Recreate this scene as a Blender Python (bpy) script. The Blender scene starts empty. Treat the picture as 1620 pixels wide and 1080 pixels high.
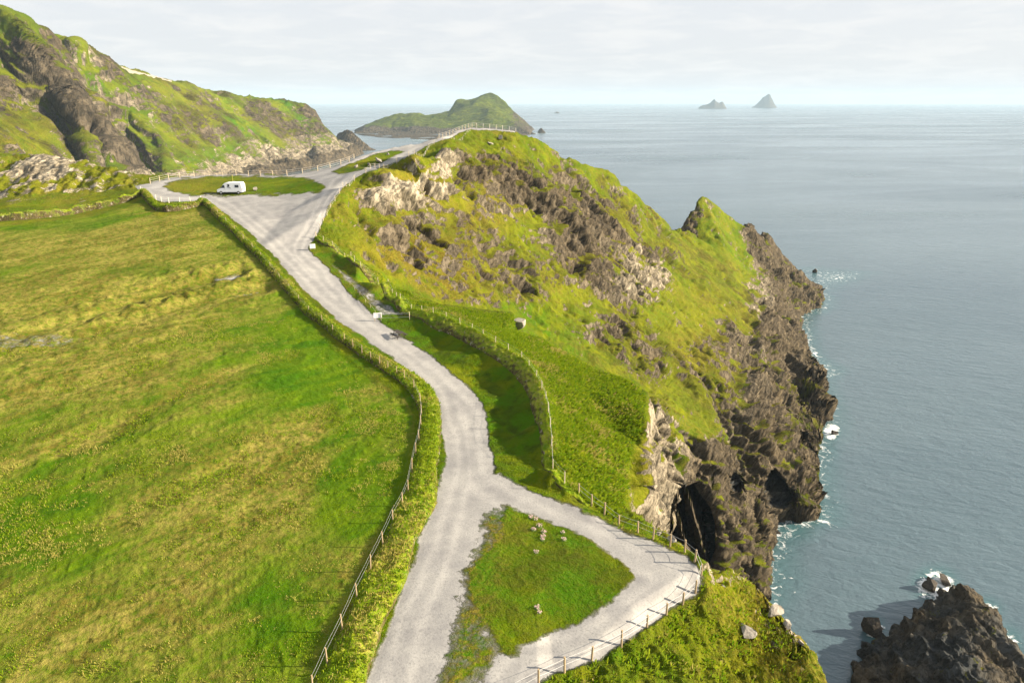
import bpy, bmesh, math, random
import numpy as np
from mathutils import Vector, Matrix
from mathutils.geometry import delaunay_2d_cdt

random.seed(7)
R = math.radians
scene = bpy.context.scene
C = scene.collection

# ------------------------------------------------------------------ camera
CAMZ, F, HOR = 120.0, 1100.0, 159.0
PITCH = math.atan((540 - HOR) / F)
SP, CP = math.sin(PITCH), math.cos(PITCH)
SP0, CP0 = math.sin(math.atan(376 / 1100)), math.cos(math.atan(376 / 1100))
cam = bpy.data.cameras.new('camera')
cam.sensor_width = 36
cam.lens = 36 * F / 1620
cam.clip_start = 0.5
cam.clip_end = 400000
camo = bpy.data.objects.new('camera', cam)
C.objects.link(camo)
camo.location = (0, 0, CAMZ)
camo.rotation_euler = (math.pi / 2 - PITCH, 0, 0)
scene.camera = camo

# ------------------------------------------------------------------ light
SUN_EL, SUN_AZ = 21.0, -2.0        # azimuth counted from +X towards +Y
world = bpy.data.worlds.new('World')
scene.world = world
world.use_nodes = True
wt = world.node_tree
for n in list(wt.nodes):
    wt.nodes.remove(n)


def node(nt, typ, **kw):
    n = nt.nodes.new(typ)
    for k, v in kw.items():
        if k == 'inp':
            for kk, vv in v.items():
                n.inputs[kk].default_value = vv
        else:
            setattr(n, k, v)
    return n


sky = node(wt, 'ShaderNodeTexSky', sky_type='NISHITA', sun_disc=False)
sky.sun_elevation = R(SUN_EL)
sky.sun_rotation = R(90 - SUN_AZ)
sky.altitude = 100
sky.air_density = 1.0
sky.dust_density = 2.5
sky.ozone_density = 1.0
geo = node(wt, 'ShaderNodeTexCoord')
sepw = node(wt, 'ShaderNodeSeparateXYZ')
wt.links.new(geo.outputs['Generated'], sepw.inputs[0])
# cloud veil: direction projected on a high flat layer
mx = node(wt, 'ShaderNodeMath', operation='MAXIMUM', inp={1: 0.0})
wt.links.new(sepw.outputs['Z'], mx.inputs[0])
ad = node(wt, 'ShaderNodeMath', operation='ADD', inp={1: 0.10})
wt.links.new(mx.outputs[0], ad.inputs[0])
dv = node(wt, 'ShaderNodeVectorMath', operation='DIVIDE')
wt.links.new(geo.outputs['Generated'], dv.inputs[0])
cb = node(wt, 'ShaderNodeCombineXYZ')
for i in range(3):
    wt.links.new(ad.outputs[0], cb.inputs[i])
wt.links.new(cb.outputs[0], dv.inputs[1])
cn = node(wt, 'ShaderNodeTexNoise', inp={'Scale': 1.9, 'Detail': 7.0, 'Roughness': 0.58, 'Distortion': 0.35})
wt.links.new(dv.outputs[0], cn.inputs['Vector'])
cr = node(wt, 'ShaderNodeMapRange', inp={1: 0.45, 2: 0.66, 3: 0.0, 4: 1.0})
wt.links.new(cn.outputs['Fac'], cr.inputs[0])
veil = node(wt, 'ShaderNodeMix', data_type='RGBA', inp={0: 0.86})
wt.links.new(sky.outputs[0], veil.inputs[6])
veil.inputs[7].default_value = (5.75, 5.85, 6.1, 1)
cl = node(wt, 'ShaderNodeMix', data_type='RGBA')
fcl = node(wt, 'ShaderNodeMath', operation='MULTIPLY', inp={1: 0.34})
wt.links.new(cr.outputs[0], fcl.inputs[0])
wt.links.new(fcl.outputs[0], cl.inputs[0])
wt.links.new(veil.outputs[2], cl.inputs[6])
cl.inputs[7].default_value = (7.1, 6.85, 6.6, 1)
bg = node(wt, 'ShaderNodeBackground', inp={'Strength': 0.05})
wt.links.new(cl.outputs[2], bg.inputs['Color'])
wo = node(wt, 'ShaderNodeOutputWorld')
wt.links.new(bg.outputs[0], wo.inputs['Surface'])

sl = bpy.data.lights.new('sun', 'SUN')
sl.energy = 5.0
sl.angle = R(0.5)
sl.color = (1.0, 0.86, 0.66)
so = bpy.data.objects.new('sun', sl)
C.objects.link(so)
sd = Vector((math.cos(R(SUN_AZ)) * math.cos(R(SUN_EL)), math.sin(R(SUN_AZ)) * math.cos(R(SUN_EL)), math.sin(R(SUN_EL))))
so.rotation_euler = sd.to_track_quat('Z', 'Y').to_euler()
so.location = (200, 0, 300)
vs = scene.view_settings
vs.view_transform = 'Standard'
vs.look = 'None'
vs.exposure = 1.6
vs.gamma = 1
scene.cycles.use_denoising = True
scene.cycles.max_bounces = 6
scene.cycles.volume_bounces = 1

# ------------------------------------------------------------------ measuring: pixel of the survey picture -> place


def pt(px, py, d):
    x = (px - 810) / F
    y = (py - 540) / F
    return (x * d, d * (CP - y * SP), CAMZ - d * (SP + y * CP))


def hid(px, d, drop):
    y = (drop / d - SP) / CP
    x = (px - 810) / F
    return (x * d, d * (CP - y * SP), CAMZ - drop)


def flat(px, py, drop):
    y = (py - 540) / F
    if drop < 60:
        return pt(px, py, drop / (SP0 + y * CP0))
    return pt(px, py, drop / (SP + y * CP))


def proj(X, Y, Z):
    dz = Z - CAMZ
    d = Y * CP - dz * SP
    d = np.maximum(d, 0.1)
    up = Y * SP + dz * CP
    return 810 + F * X / d, 540 - F * up / d, d


# ------------------------------------------------------------------ noise
def _hash(ix, iy, iz, seed):
    h = (ix * 374761393 + iy * 668265263 + iz * 2147483647 + seed * 1274126177) & 0xffffffff
    h = ((h ^ (h >> 13)) * 1274126177) & 0xffffffff
    h = ((h ^ (h >> 15)) * 2246822519) & 0xffffffff
    return ((h ^ (h >> 16)) & 0xffff) / 65535.0


def vnoise(x, y, z, seed=0):
    xi = np.floor(x).astype(np.int64); yi = np.floor(y).astype(np.int64); zi = np.floor(z).astype(np.int64)
    fx = (x - xi); fy = (y - yi); fz = (z - zi)
    fx = fx * fx * fx * (fx * (fx * 6 - 15) + 10); fy = fy * fy * fy * (fy * (fy * 6 - 15) + 10); fz = fz * fz * fz * (fz * (fz * 6 - 15) + 10)
    r = 0
    for dx in (0, 1):
        wx = fx if dx else 1 - fx
        for dy in (0, 1):
            wy = fy if dy else 1 - fy
            for dz in (0, 1):
                wz = fz if dz else 1 - fz
                r = r + wx * wy * wz * _hash(xi + dx, yi + dy, zi + dz, seed)
    return r * 2 - 1


def fbm(x, y, z, wl, octs=3, gain=0.5, seed=0):
    r = 0; a = 1.0; t = 0
    for o in range(octs):
        s = 1.0 / wl * (2.03 ** o)
        r = r + a * vnoise(x * s + 13.7 * o, y * s + 7.1 * o, z * s + 3.3 * o, seed + o)
        t += a; a *= gain
    return r / t


def ridged(x, y, z, wl, octs=3, gain=0.5, seed=0):
    r = 0; a = 1.0; t = 0
    for o in range(octs):
        s = 1.0 / wl * (2.07 ** o)
        r = r + a * (1 - 2 * np.abs(vnoise(x * s + 11.7 * o, y * s + 5.1 * o, z * s + 9.3 * o, seed + o)))
        t += a; a *= gain
    return r / t


def sstep(a, b, x):
    t = np.clip((x - a) / (b - a), 0, 1)
    return t * t * (3 - 2 * t)


def sdist(px, py, poly):
    """signed distance in survey pixels: positive inside"""
    poly = np.array(poly, float)
    best = np.full(px.shape, 1e18)
    inside = np.zeros(px.shape, bool)
    n = len(poly)
    for i in range(n):
        x0, y0 = poly[i]; x1, y1 = poly[(i + 1) % n]
        dx, dy = x1 - x0, y1 - y0
        L = dx * dx + dy * dy + 1e-9
        t = np.clip(((px - x0) * dx + (py - y0) * dy) / L, 0, 1)
        best = np.minimum(best, (px - x0 - t * dx) ** 2 + (py - y0 - t * dy) ** 2)
        if abs(dy) > 1e-9:
            c = ((y0 > py) != (y1 > py)) & (px < dx * (py - y0) / dy + x0)
            inside ^= c
    d = np.sqrt(best)
    return np.where(inside, d, -d)


def pdist(px, py, line):
    best = np.full(px.shape, 1e18)
    for (x0, y0), (x1, y1) in zip(line[:-1], line[1:]):
        dx, dy = x1 - x0, y1 - y0
        L = dx * dx + dy * dy + 1e-9
        t = np.clip(((px - x0) * dx + (py - y0) * dy) / L, 0, 1)
        best = np.minimum(best, (px - x0 - t * dx) ** 2 + (py - y0 - t * dy) ** 2)
    return np.sqrt(best)


def blur(a, s0, s1):
    for ax, s in ((0, s0), (1, s1)):
        if s <= 0:
            continue
        k = int(s * 3) + 1
        w = np.exp(-0.5 * (np.arange(-k, k + 1) / s) ** 2); w /= w.sum()
        pad = [(0, 0), (0, 0)]; pad[ax] = (k, k)
        b = np.pad(a, pad, mode='edge')
        out = np.zeros_like(a)
        for i, ww in enumerate(w):
            sl_ = [slice(None), slice(None)]; sl_[ax] = slice(i, i + a.shape[ax])
            out += ww * b[tuple(sl_)]
        a = out
    return a


# ------------------------------------------------------------------ survey terrain: triangulated points on a log-polar chart
class Terrain:
    def __init__(s, pts, az, rr, na, nr, bl=(2, 2)):
        s.az0, s.az1 = R(az[0]), R(az[1]); s.l0, s.l1 = math.log(rr[0]), math.log(rr[1])
        s.na, s.nr = na, nr
        P = np.array(pts, float)
        U = np.arctan2(P[:, 0], P[:, 1]); V = np.log(np.hypot(P[:, 0], P[:, 1]))
        seen = {}
        for u, v, z in zip(U, V, P[:, 2]):
            seen[(round(u, 5), round(v, 5))] = (u, v, z)
        q = list(seen.values())
        cor = [(s.az0 - .05, s.l0 - .05), (s.az1 + .05, s.l0 - .05), (s.az1 + .05, s.l1 + .05), (s.az0 - .05, s.l1 + .05)]
        for u, v in cor:
            j = min(q, key=lambda t: (t[0] - u) ** 2 + (t[1] - v) ** 2)
            q.append((u, v, j[2]))
        vs_, _, fs, ov, _, _ = delaunay_2d_cdt([Vector((a, b)) for a, b, _ in q], [], [], 0, 1e-7)
        zz = [q[o[0]][2] if o else 0 for o in ov]
        G = np.full((na, nr), -10.0)
        ua = np.linspace(s.az0, s.az1, na); va = np.linspace(s.l0, s.l1, nr)
        for f in fs:
            (x0, y0), (x1, y1), (x2, y2) = [vs_[i] for i in f]
            z0, z1, z2 = [zz[i] for i in f]
            i0, i1 = np.searchsorted(ua, [min(x0, x1, x2) - 1e-6, max(x0, x1, x2) + 1e-6])
            j0, j1 = np.searchsorted(va, [min(y0, y1, y2) - 1e-6, max(y0, y1, y2) + 1e-6])
            if i0 >= i1 or j0 >= j1:
                continue
            A, B = np.meshgrid(ua[i0:i1], va[j0:j1], indexing='ij')
            det = (y1 - y2) * (x0 - x2) + (x2 - x1) * (y0 - y2)
            if abs(det) < 1e-14:
                continue
            a = ((y1 - y2) * (A - x2) + (x2 - x1) * (B - y2)) / det
            b = ((y2 - y0) * (A - x2) + (x0 - x2) * (B - y2)) / det
            c = 1 - a - b
            m = (a >= -1e-6) & (b >= -1e-6) & (c >= -1e-6)
            G[i0:i1, j0:j1][m] = (a * z0 + b * z1 + c * z2)[m]
        s.G = blur(G, *bl)

    def h(s, X, Y):
        X = np.asarray(X, float); Y = np.asarray(Y, float)
        u = np.arctan2(X, Y); v = np.log(np.maximum(np.hypot(X, Y), 1e-3))
        i = np.clip((u - s.az0) / (s.az1 - s.az0) * (s.na - 1), 0, s.na - 1.001)
        j = np.clip((v - s.l0) / (s.l1 - s.l0) * (s.nr - 1), 0, s.nr - 1.001)
        i0 = i.astype(int); j0 = j.astype(int); a = i - i0; b = j - j0
        G = s.G
        return (G[i0, j0] * (1 - a) * (1 - b) + G[i0 + 1, j0] * a * (1 - b) + G[i0, j0 + 1] * (1 - a) * b + G[i0 + 1, j0 + 1] * a * b)

    def cast(s, px, py, dmin=30, dmax=2500, extra=0.0):
        """first place where the sight line through a survey pixel meets the ground"""
        d = np.exp(np.linspace(math.log(dmin), math.log(dmax), 6000))
        x = (px - 810) / F; y = (py - 540) / F
        X = x * d; Y = d * (CP - y * SP); Z = CAMZ - d * (SP + y * CP)
        H = s.h(X, Y) + extra
        k = np.argmax(H >= Z)
        if H[k] < Z[k]:
            k = np.argmin(Z - H)
            return (X[k], Y[k], H[k])
        if k > 0:
            g0 = Z[k - 1] - H[k - 1]; g1 = Z[k] - H[k]; t = g0 / (g0 - g1 + 1e-12)
            return (X[k - 1] + t * (X[k] - X[k - 1]), Y[k - 1] + t * (Y[k] - Y[k - 1]), H[k - 1] + t * (H[k] - H[k - 1]))
        return (X[k], Y[k], H[k])

    def mesh_grid(s, ncol, nrow, az=None, low=-4):
        a0, a1 = (s.az0, s.az1) if az is None else (R(az[0]), R(az[1]))
        ua = np.linspace(a0, a1, ncol)
        nf = s.nr
        r = np.exp(np.linspace(s.l0, s.l1, nf))
        U, RR = np.meshgrid(ua, r, indexing='ij')
        H = s.h(RR * np.sin(U), RR * np.cos(U))
        dr = np.diff(RR, axis=1); dz = np.diff(H, axis=1)
        el = np.arctan2(H - CAMZ, RR)
        de = np.diff(el, axis=1)
        w = np.abs(de) + 0.25 * np.sqrt(dr ** 2 + dz ** 2) / RR[:, 1:]
        w = np.where(de < 0, w * 0.3, w)
        w = np.where(H[:, 1:] < low, w * 0.02 + 1e-6, w)
        w = blur(w, 8, 6)
        cum = np.concatenate([np.zeros((ncol, 1)), np.cumsum(w, axis=1)], axis=1)
        R2 = np.empty((ncol, nrow))
        for i in range(ncol):
            R2[i] = np.interp(np.linspace(0, cum[i, -1], nrow), cum[i], r)
        U2 = np.repeat(ua[:, None], nrow, 1)
        X = R2 * np.sin(U2); Y = R2 * np.cos(U2); Z = s.h(X, Y)
        el = np.arctan2(Z - CAMZ, R2)
        vis = el >= np.maximum.accumulate(el, axis=1) - 0.004
        return X, Y, Z, vis


def grid_normals(X, Y, Z):
    P = np.stack([X, Y, Z], -1)
    du = np.gradient(P, axis=0); dv_ = np.gradient(P, axis=1)
    n = np.cross(du, dv_)
    n /= np.linalg.norm(n, axis=-1, keepdims=True) + 1e-12
    n[n[..., 2] < 0] *= -1
    return n


def mesh_from(name, V, Fc, mat, attrs=None, smooth=True, parent=None):
    me = bpy.data.meshes.new(name)
    V = np.ascontiguousarray(V, dtype=np.float32); Fc = np.ascontiguousarray(Fc, dtype=np.int32)
    k = Fc.shape[1]
    me.vertices.add(len(V)); me.vertices.foreach_set('co', V.ravel())
    me.loops.add(Fc.size); me.loops.foreach_set('vertex_index', Fc.ravel())
    me.polygons.add(len(Fc))
    me.polygons.foreach_set('loop_start', np.arange(0, Fc.size, k, dtype=np.int32))
    me.polygons.foreach_set('loop_total', np.full(len(Fc), k, dtype=np.int32))
    if smooth:
        me.polygons.foreach_set('use_smooth', np.ones(len(Fc), bool))
    if attrs:
        for an, av in attrs.items():
            at = me.attributes.new(an, 'FLOAT_COLOR', 'POINT')
            col = np.ones((len(V), 4), np.float32); col[:, :av.shape[1]] = av
            at.data.foreach_set('color', col.ravel())
    me.update(calc_edges=True)
    me.materials.append(mat)
    o = bpy.data.objects.new(name, me)
    C.objects.link(o)
    if parent:
        o.parent = parent
    return o


def grid_faces(nu, nv):
    i = np.arange(nu * nv).reshape(nu, nv)
    return np.stack([i[:-1, :-1], i[1:, :-1], i[1:, 1:], i[:-1, 1:]], -1)


def submesh(name, V, faces, mat, attrs, **kw):
    used = np.unique(faces)
    remap = np.full(len(V), -1, np.int64); remap[used] = np.arange(len(used))
    return mesh_from(name, V[used], remap[faces], mat, {k: v[used] for k, v in attrs.items()}, **kw)


def tag(o, label=None, cat=None, group=None, kind=None):
    if label: o['label'] = label
    if cat: o['category'] = cat
    if group: o['group'] = group
    if kind: o['kind'] = kind
    return o


# ------------------------------------------------------------------ materials
class NT:
    def __init__(s, name):
        s.m = bpy.data.materials.new(name); s.m.use_nodes = True
        s.t = s.m.node_tree
        for n in list(s.t.nodes): s.t.nodes.remove(n)
        s.out = s.t.nodes.new('ShaderNodeOutputMaterial')
        s.b = s.t.nodes.new('ShaderNodeBsdfPrincipled')
        s.t.links.new(s.b.outputs[0], s.out.inputs['Surface'])
        s.tc = s.t.nodes.new('ShaderNodeTexCoord')

    def L(s, a, b): s.t.links.new(a, b)

    def val(s, v):
        n = s.t.nodes.new('ShaderNodeValue'); n.outputs[0].default_value = v; return n.outputs[0]

    def set(s, sock, v):
        if hasattr(v, 'is_output'): s.L(v, sock)
        else: sock.default_value = v

    def math(s, op, a, b=0.0, c=None, clamp=False):
        n = s.t.nodes.new('ShaderNodeMath'); n.operation = op; n.use_clamp = clamp
        s.set(n.inputs[0], a); s.set(n.inputs[1], b)
        if c is not None: s.set(n.inputs[2], c)
        return n.outputs[0]

    def attr(s, name):
        n = s.t.nodes.new('ShaderNodeAttribute'); n.attribute_name = name
        sp = s.t.nodes.new('ShaderNodeSeparateColor'); s.L(n.outputs['Color'], sp.inputs[0])
        return sp.outputs[0], sp.outputs[1], sp.outputs[2]

    def mapping(s, scale=(1, 1, 1), rot=(0, 0, 0)):
        # scale = how far the pattern is drawn out along each rotated axis
        n = s.t.nodes.new('ShaderNodeMapping'); n.vector_type = 'TEXTURE'; n.inputs['Scale'].default_value = scale; n.inputs['Rotation'].default_value = rot
        s.L(s.tc.outputs['Object'], n.inputs['Vector']); return n.outputs[0]

    def noise(s, wl, detail=4, rough=0.55, dist=0.0, vec=None):
        n = s.t.nodes.new('ShaderNodeTexNoise')
        n.inputs['Scale'].default_value = 1.0 / wl; n.inputs['Detail'].default_value = detail
        n.inputs['Roughness'].default_value = rough; n.inputs['Distortion'].default_value = dist
        s.L(vec if vec is not None else s.tc.outputs['Object'], n.inputs['Vector'])
        return n.outputs['Fac']

    def voro(s, wl, feature='F1', vec=None, out='Distance', rnd=1.0):
        n = s.t.nodes.new('ShaderNodeTexVoronoi'); n.feature = feature
        n.inputs['Scale'].default_value = 1.0 / wl; n.inputs['Randomness'].default_value = rnd
        s.L(vec if vec is not None else s.tc.outputs['Object'], n.inputs['Vector'])
        return n.outputs[out]

    def rng(s, v, a, b, c=0.0, d=1.0, smooth=False):
        n = s.t.nodes.new('ShaderNodeMapRange')
        if smooth: n.interpolation_type = 'SMOOTHSTEP'
        s.set(n.inputs[0], v)
        for i, x in enumerate((a, b, c, d)): s.set(n.inputs[i + 1], x)
        return n.outputs[0]

    def mix(s, f, a, b, mode='MIX'):
        n = s.t.nodes.new('ShaderNodeMix'); n.data_type = 'RGBA'; n.blend_type = mode
        s.set(n.inputs[0], f)
        for i, v in ((6, a), (7, b)):
            if hasattr(v, 'is_output'): s.L(v, n.inputs[i])
            else: n.inputs[i].default_value = (*v, 1)
        return n.outputs[2]

    def fmix(s, f, a, b):
        n = s.t.nodes.new('ShaderNodeMix'); n.data_type = 'FLOAT'
        s.set(n.inputs[0], f); s.set(n.inputs[2], a); s.set(n.inputs[3], b)
        return n.outputs[0]

    def bump(s, h, dist, strength=1.0, normal=None):
        n = s.t.nodes.new('ShaderNodeBump'); n.inputs['Strength'].default_value = strength
        s.set(n.inputs['Distance'], dist); s.L(h, n.inputs['Height'])
        if normal is not None: s.L(normal, n.inputs['Normal'])
        return n.outputs[0]

    def nz(s):
        g = s.t.nodes.new('ShaderNodeNewGeometry'); sp = s.t.nodes.new('ShaderNodeSeparateXYZ')
        s.L(g.outputs['Normal'], sp.inputs[0]); return sp.outputs[2]

    def done(s, col, rough=0.9, normal=None, spec=0.2):
        if hasattr(col, 'is_output'): s.L(col, s.b.inputs['Base Color'])
        else: s.b.inputs['Base Color'].default_value = (*col, 1)
        s.set(s.b.inputs['Roughness'], rough)
        s.b.inputs['Specular IOR Level'].default_value = spec
        if normal is not None: s.L(normal, s.b.inputs['Normal'])
        return s.m


def land_material(name, far=False):
    """one ground for grass, gravel and rock: zone attributes say which is where.
    zone_a = road, rock, field; zone_b = lush, dry, dark rock / heath / painted shade; zone_c = wheel wear, ochre"""
    k = 5.0 if far else 1.0
    M = NT(name)
    road, rock, field = M.attr('zone_a')
    lush, dry, dark = M.attr('zone_b')
    wear, ochre, _ = M.attr('zone_c')
    n1 = M.noise(9 * k, 5, 0.6, 0.4)
    n2 = M.noise(1.6 * k, 5, 0.66, 0.3)
    n3 = M.noise(0.30 * k, 4, 0.7)
    n4 = M.noise(4.0 * k, 5, 0.65, 0.6)
    # ---- grass
    g = M.mix(M.rng(n1, 0.40, 0.60), (0.078, 0.120, 0.003), (0.200, 0.205, 0.006))
    g = M.mix(M.math('MULTIPLY', lush, M.rng(n4, 0.42, 0.60)), g, (0.072, 0.165, 0.003))
    g = M.mix(M.rng(n2, 0.50, 0.66, 0, 0.9), g, (0.040, 0.070, 0.004))
    dsum = M.math('ADD', M.math('MULTIPLY', n2, 0.5), M.math('MULTIPLY', n3, 0.6))
    dfac = M.math('MULTIPLY', dry, M.rng(dsum, 0.46, 0.64), clamp=True)
    g = M.mix(dfac, g, (0.30, 0.21, 0.045))
    ofac = M.math('MULTIPLY', ochre, M.rng(n4, 0.36, 0.56), clamp=True)
    g = M.mix(ofac, g, M.mix(M.rng(n3, 0.35, 0.65), (0.24, 0.145, 0.02), (0.46, 0.31, 0.05)))
    hfac = M.math('MULTIPLY', M.rng(dark, 0.52, 0.9), M.rng(n4, 0.36, 0.56))
    g = M.mix(M.math('MULTIPLY', hfac, 0.85), g, M.mix(M.rng(n3, 0.35, 0.65), (0.035, 0.030, 0.008), (0.13, 0.095, 0.025)))
    # ---- field: cropped turf, tan where worn, with drift lines across
    mp = M.mapping((2.6, 1.0, 1.0), (0, 0, R(54)))
    w1 = M.noise(11, 6, 0.66, 0.8, mp)
    w2 = M.noise(0.75, 5, 0.75, 0.3)
    w3 = M.noise(3.2, 5, 0.68, 0.7, mp)
    fg = M.mix(M.rng(w3, 0.38, 0.62), (0.054, 0.122, 0.003), (0.128, 0.178, 0.006))
    tan = M.math('ADD', M.math('MULTIPLY', M.math('SUBTRACT', w1, 0.5), 4.2), M.math('MULTIPLY', M.math('SUBTRACT', dry, 0.5), 1.7))
    tan = M.rng(tan, -0.50, 0.42)
    tn = M.math('MULTIPLY', tan, M.rng(w2, 0.36, 0.58, 0.12, 1.0), clamp=True)
    fg = M.mix(tn, fg, M.mix(M.rng(w3, 0.4, 0.6), (0.20, 0.145, 0.032), (0.36, 0.265, 0.085)))
    spk = M.math('MULTIPLY', M.rng(M.noise(0.5, 4, 0.7), 0.54, 0.66), M.rng(tan, 0.0, 1.0, 0.12, 0.85))
    fg = M.mix(spk, fg, (0.085, 0.070, 0.012))
    g = M.mix(field, g, fg)
    # ---- rock: steep strata leaning right, blocks split across them
    mr = M.mapping((0.8, 1.4, 1.9) if far else (1.0, 2.2, 5.0), (0, R(27), R(-20)))
    mb = M.mapping((0.8, 1.3, 1.9), (R(8), R(24), R(-20)))
    r1 = M.noise(1.7 * k, 6, 0.66, 0.25, mr)
    r2 = M.noise(12 * k, 4, 0.6, 0.5)
    r4 = M.noise(0.6 * k, 5, 0.7, 0.3, mb)
    bl = M.voro(1.5 * k, 'F1', mb)
    bc = M.voro(1.5 * k, 'F1', mb, 'Color')
    sc = M.t.nodes.new('ShaderNodeSeparateColor'); M.L(bc, sc.inputs[0])
    tone = M.math('ADD', M.math('MULTIPLY', r1, 0.65), M.math('MULTIPLY', r4, 0.35))
    tone = M.math('ADD', tone, M.math('MULTIPLY', M.math('SUBTRACT', sc.outputs[0], 0.5), 0.10))
    rp = M.mix(M.rng(tone, 0.36, 0.62), (0.15, 0.125, 0.095), (0.66, 0.57, 0.45))
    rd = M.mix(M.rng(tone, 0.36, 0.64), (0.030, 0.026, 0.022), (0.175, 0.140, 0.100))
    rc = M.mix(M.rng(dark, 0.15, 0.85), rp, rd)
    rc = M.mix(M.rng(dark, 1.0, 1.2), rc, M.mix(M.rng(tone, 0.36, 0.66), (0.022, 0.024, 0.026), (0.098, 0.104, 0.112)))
    rc = M.mix(M.rng(r2, 0.48, 0.7, 0, 0.4), rc, (0.13, 0.10, 0.06))
    crack = M.rng(M.math('ABSOLUTE', M.math('SUBTRACT', r1, 0.5)), 0.0, 0.028, 0.75, 0.0)
    rc = M.mix(crack, rc, (0.022, 0.019, 0.016))
    st = M.rng(M.nz(), 0.42, 0.86, 1.0, 0.0)
    rf = M.math('ADD', M.math('MULTIPLY', rock, 1.15), M.math('MULTIPLY', M.math('SUBTRACT', st, 0.35), 0.55))
    rf = M.math('ADD', rf, M.math('MULTIPLY', M.math('SUBTRACT', M.noise(3.0 * k, 6, 0.68, 0.9, mb), 0.5), 1.9))
    rf = M.math('ADD', rf, M.math('MULTIPLY', M.math('SUBTRACT', n3, 0.5), 0.6))
    rf = M.math('MULTIPLY', M.rng(rf, 0.56, 0.70), M.rng(rock, 0.03, 0.15))
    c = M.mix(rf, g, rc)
    # ---- gravel
    g1 = M.noise(0.16, 3, 0.75)
    g2 = M.noise(2.6, 5, 0.65, 0.4)
    gv = M.mix(M.rng(g2, 0.35, 0.66), (0.27, 0.26, 0.25), (0.385, 0.37, 0.34))
    gv = M.mix(M.math('MULTIPLY', wear, M.rng(g2, 0.3, 0.6, 0.5, 1.0)), gv, (0.51, 0.485, 0.44))
    gv = M.mix(M.rng(g1, 0.50, 0.72, 0.0, 0.6), gv, (0.17, 0.165, 0.16))
    re = M.math('ADD', road, M.math('MULTIPLY', M.math('SUBTRACT', M.noise(0.7, 6, 0.75), 0.5), 1.3))
    rdm = M.rng(re, 0.36, 0.66)
    c = M.mix(rdm, c, gv)
    c = M.mix(1.0, c, M.mix(rdm, M.mix(rf, (0.70, 0.81, 0.58), (0.75, 0.755, 0.70)), (0.80, 0.815, 0.84)), 'MULTIPLY')   # overall tone of the ground
    # ---- relief
    hs = M.math('ADD', M.math('MULTIPLY', n3, 0.5), M.math('MULTIPLY', M.noise(0.12 * k, 3, 0.7), 0.22))
    hs = M.math('ADD', hs, M.math('MULTIPLY', n2, 0.8))
    hg = M.math('MULTIPLY', hs, M.fmix(rdm, M.fmix(field, 1.0, 0.45), 0.07))
    hr = M.math('ADD', M.math('MULTIPLY', r1, 1.6), M.math('MULTIPLY', bl, -1.3))
    hr = M.math('ADD', hr, M.math('MULTIPLY', r4, 0.5))
    h = M.fmix(rf, hg, M.math('ADD', hr, 0.6))
    nb = M.bump(h, 0.65 * k)
    return M.done(c, 0.95, nb, 0.04)


m_land = land_material('land_ground')
m_far = land_material('far_land_ground', True)

# ------------------------------------------------------------------ the land: survey points
FENCE_B = [(501, 378), (522, 391), (544, 405), (566, 424), (598, 450), (634, 478), (687, 502), (735, 521), (791, 553), (824, 572), (838, 588), (852, 610), (862, 632), (868, 660), (872, 700), (873, 745), (893, 768)]
FOOT_B = [(505, 395), (530, 412), (565, 445), (600, 474), (635, 498), (700, 545), (780, 603), (810, 628), (826, 680), (845, 738), (862, 775), (900, 792)]
pts = []
for p in [(-500, 1300, 32), (0, 1300, 32), (400, 1300, 31.5), (860, 1300, 31.3), (-500, 1080, 32), (0, 1080, 31.6), (300, 1080, 31.5), (600, 1080, 31.2), (850, 1080, 31.2),
          (-500, 800, 31), (-200, 800, 31), (0, 800, 31), (300, 800, 31), (560, 800, 31), (700, 900, 31), (850, 900, 31), (1000, 960, 31.1),
          (-400, 600, 28.5), (0, 600, 28.5), (300, 600, 29), (520, 600, 30), (660, 640, 30.6), (740, 700, 31), (780, 760, 31), (1098, 900, 31), (950, 830, 31), (800, 700, 31),
          (-400, 480, 26), (0, 480, 26), (250, 480, 27), (450, 480, 28), (560, 480, 28.3), (650, 560, 29.8),
          (585, 482, 28.3), (620, 510, 28.9), (690, 570, 29.9), (740, 620, 30.5), (800, 660, 30.9), (832, 730, 31), (-400, 400, 23.5), (0, 400, 23.5), (200, 400, 24), (400, 400, 24.8), (480, 400, 25),
          (-300, 352, 21.8), (0, 352, 21.8), (150, 345, 21.5), (225, 320, 19.8), (320, 325, 20.4), (450, 340, 21), (500, 340, 20.4),
          (222, 300, 18.5), (367, 302, 18.7), (450, 300, 18.5), (515, 300, 18),
          (240, 289, 18), (300, 277, 17.8), (400, 275, 17.3), (467, 275, 16.9), (533, 261, 15.2), (597, 237, 12.4), (650, 227, 10.9), (693, 217, 9.3), (717, 209, 8.4), (745, 200, 7.3), (815, 207, 8.6), (780, 204, 8.0),
          (500, 376, 23.5), (520, 330, 19.9), (545, 296, 16.8), (600, 267, 14.1), (653, 244, 11.8), (714, 218, 9.4), (745, 205, 7.9)]:
    pts.append(flat(*p))
for x, y in FOOT_B:
    g = 24.7 if y < 400 else 25.8 if y < 420 else 27.2 if y < 460 else 28.4 if y < 490 else 29 if y < 520 else 29.9 if y < 580 else 30.6 if y < 650 else 31
    pts.append(flat(x, y, g))
for x, y in FENCE_B[1:]:
    g = 24.3 if y < 395 else 25.0 if y < 410 else 25.8 if y < 430 else 26.6 if y < 460 else 27.2 if y < 490 else 27.6 if y < 510 else 27.9 if y < 530 else 28.2 if y < 560 else 28.5 if y < 600 else 28.8 if y < 690 else 29.4 if y < 720 else 29.9 if y < 750 else 30.6
    pts.append(flat(x, y, g + (0.45 if y > 470 and g < 29.6 else 0)))
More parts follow.
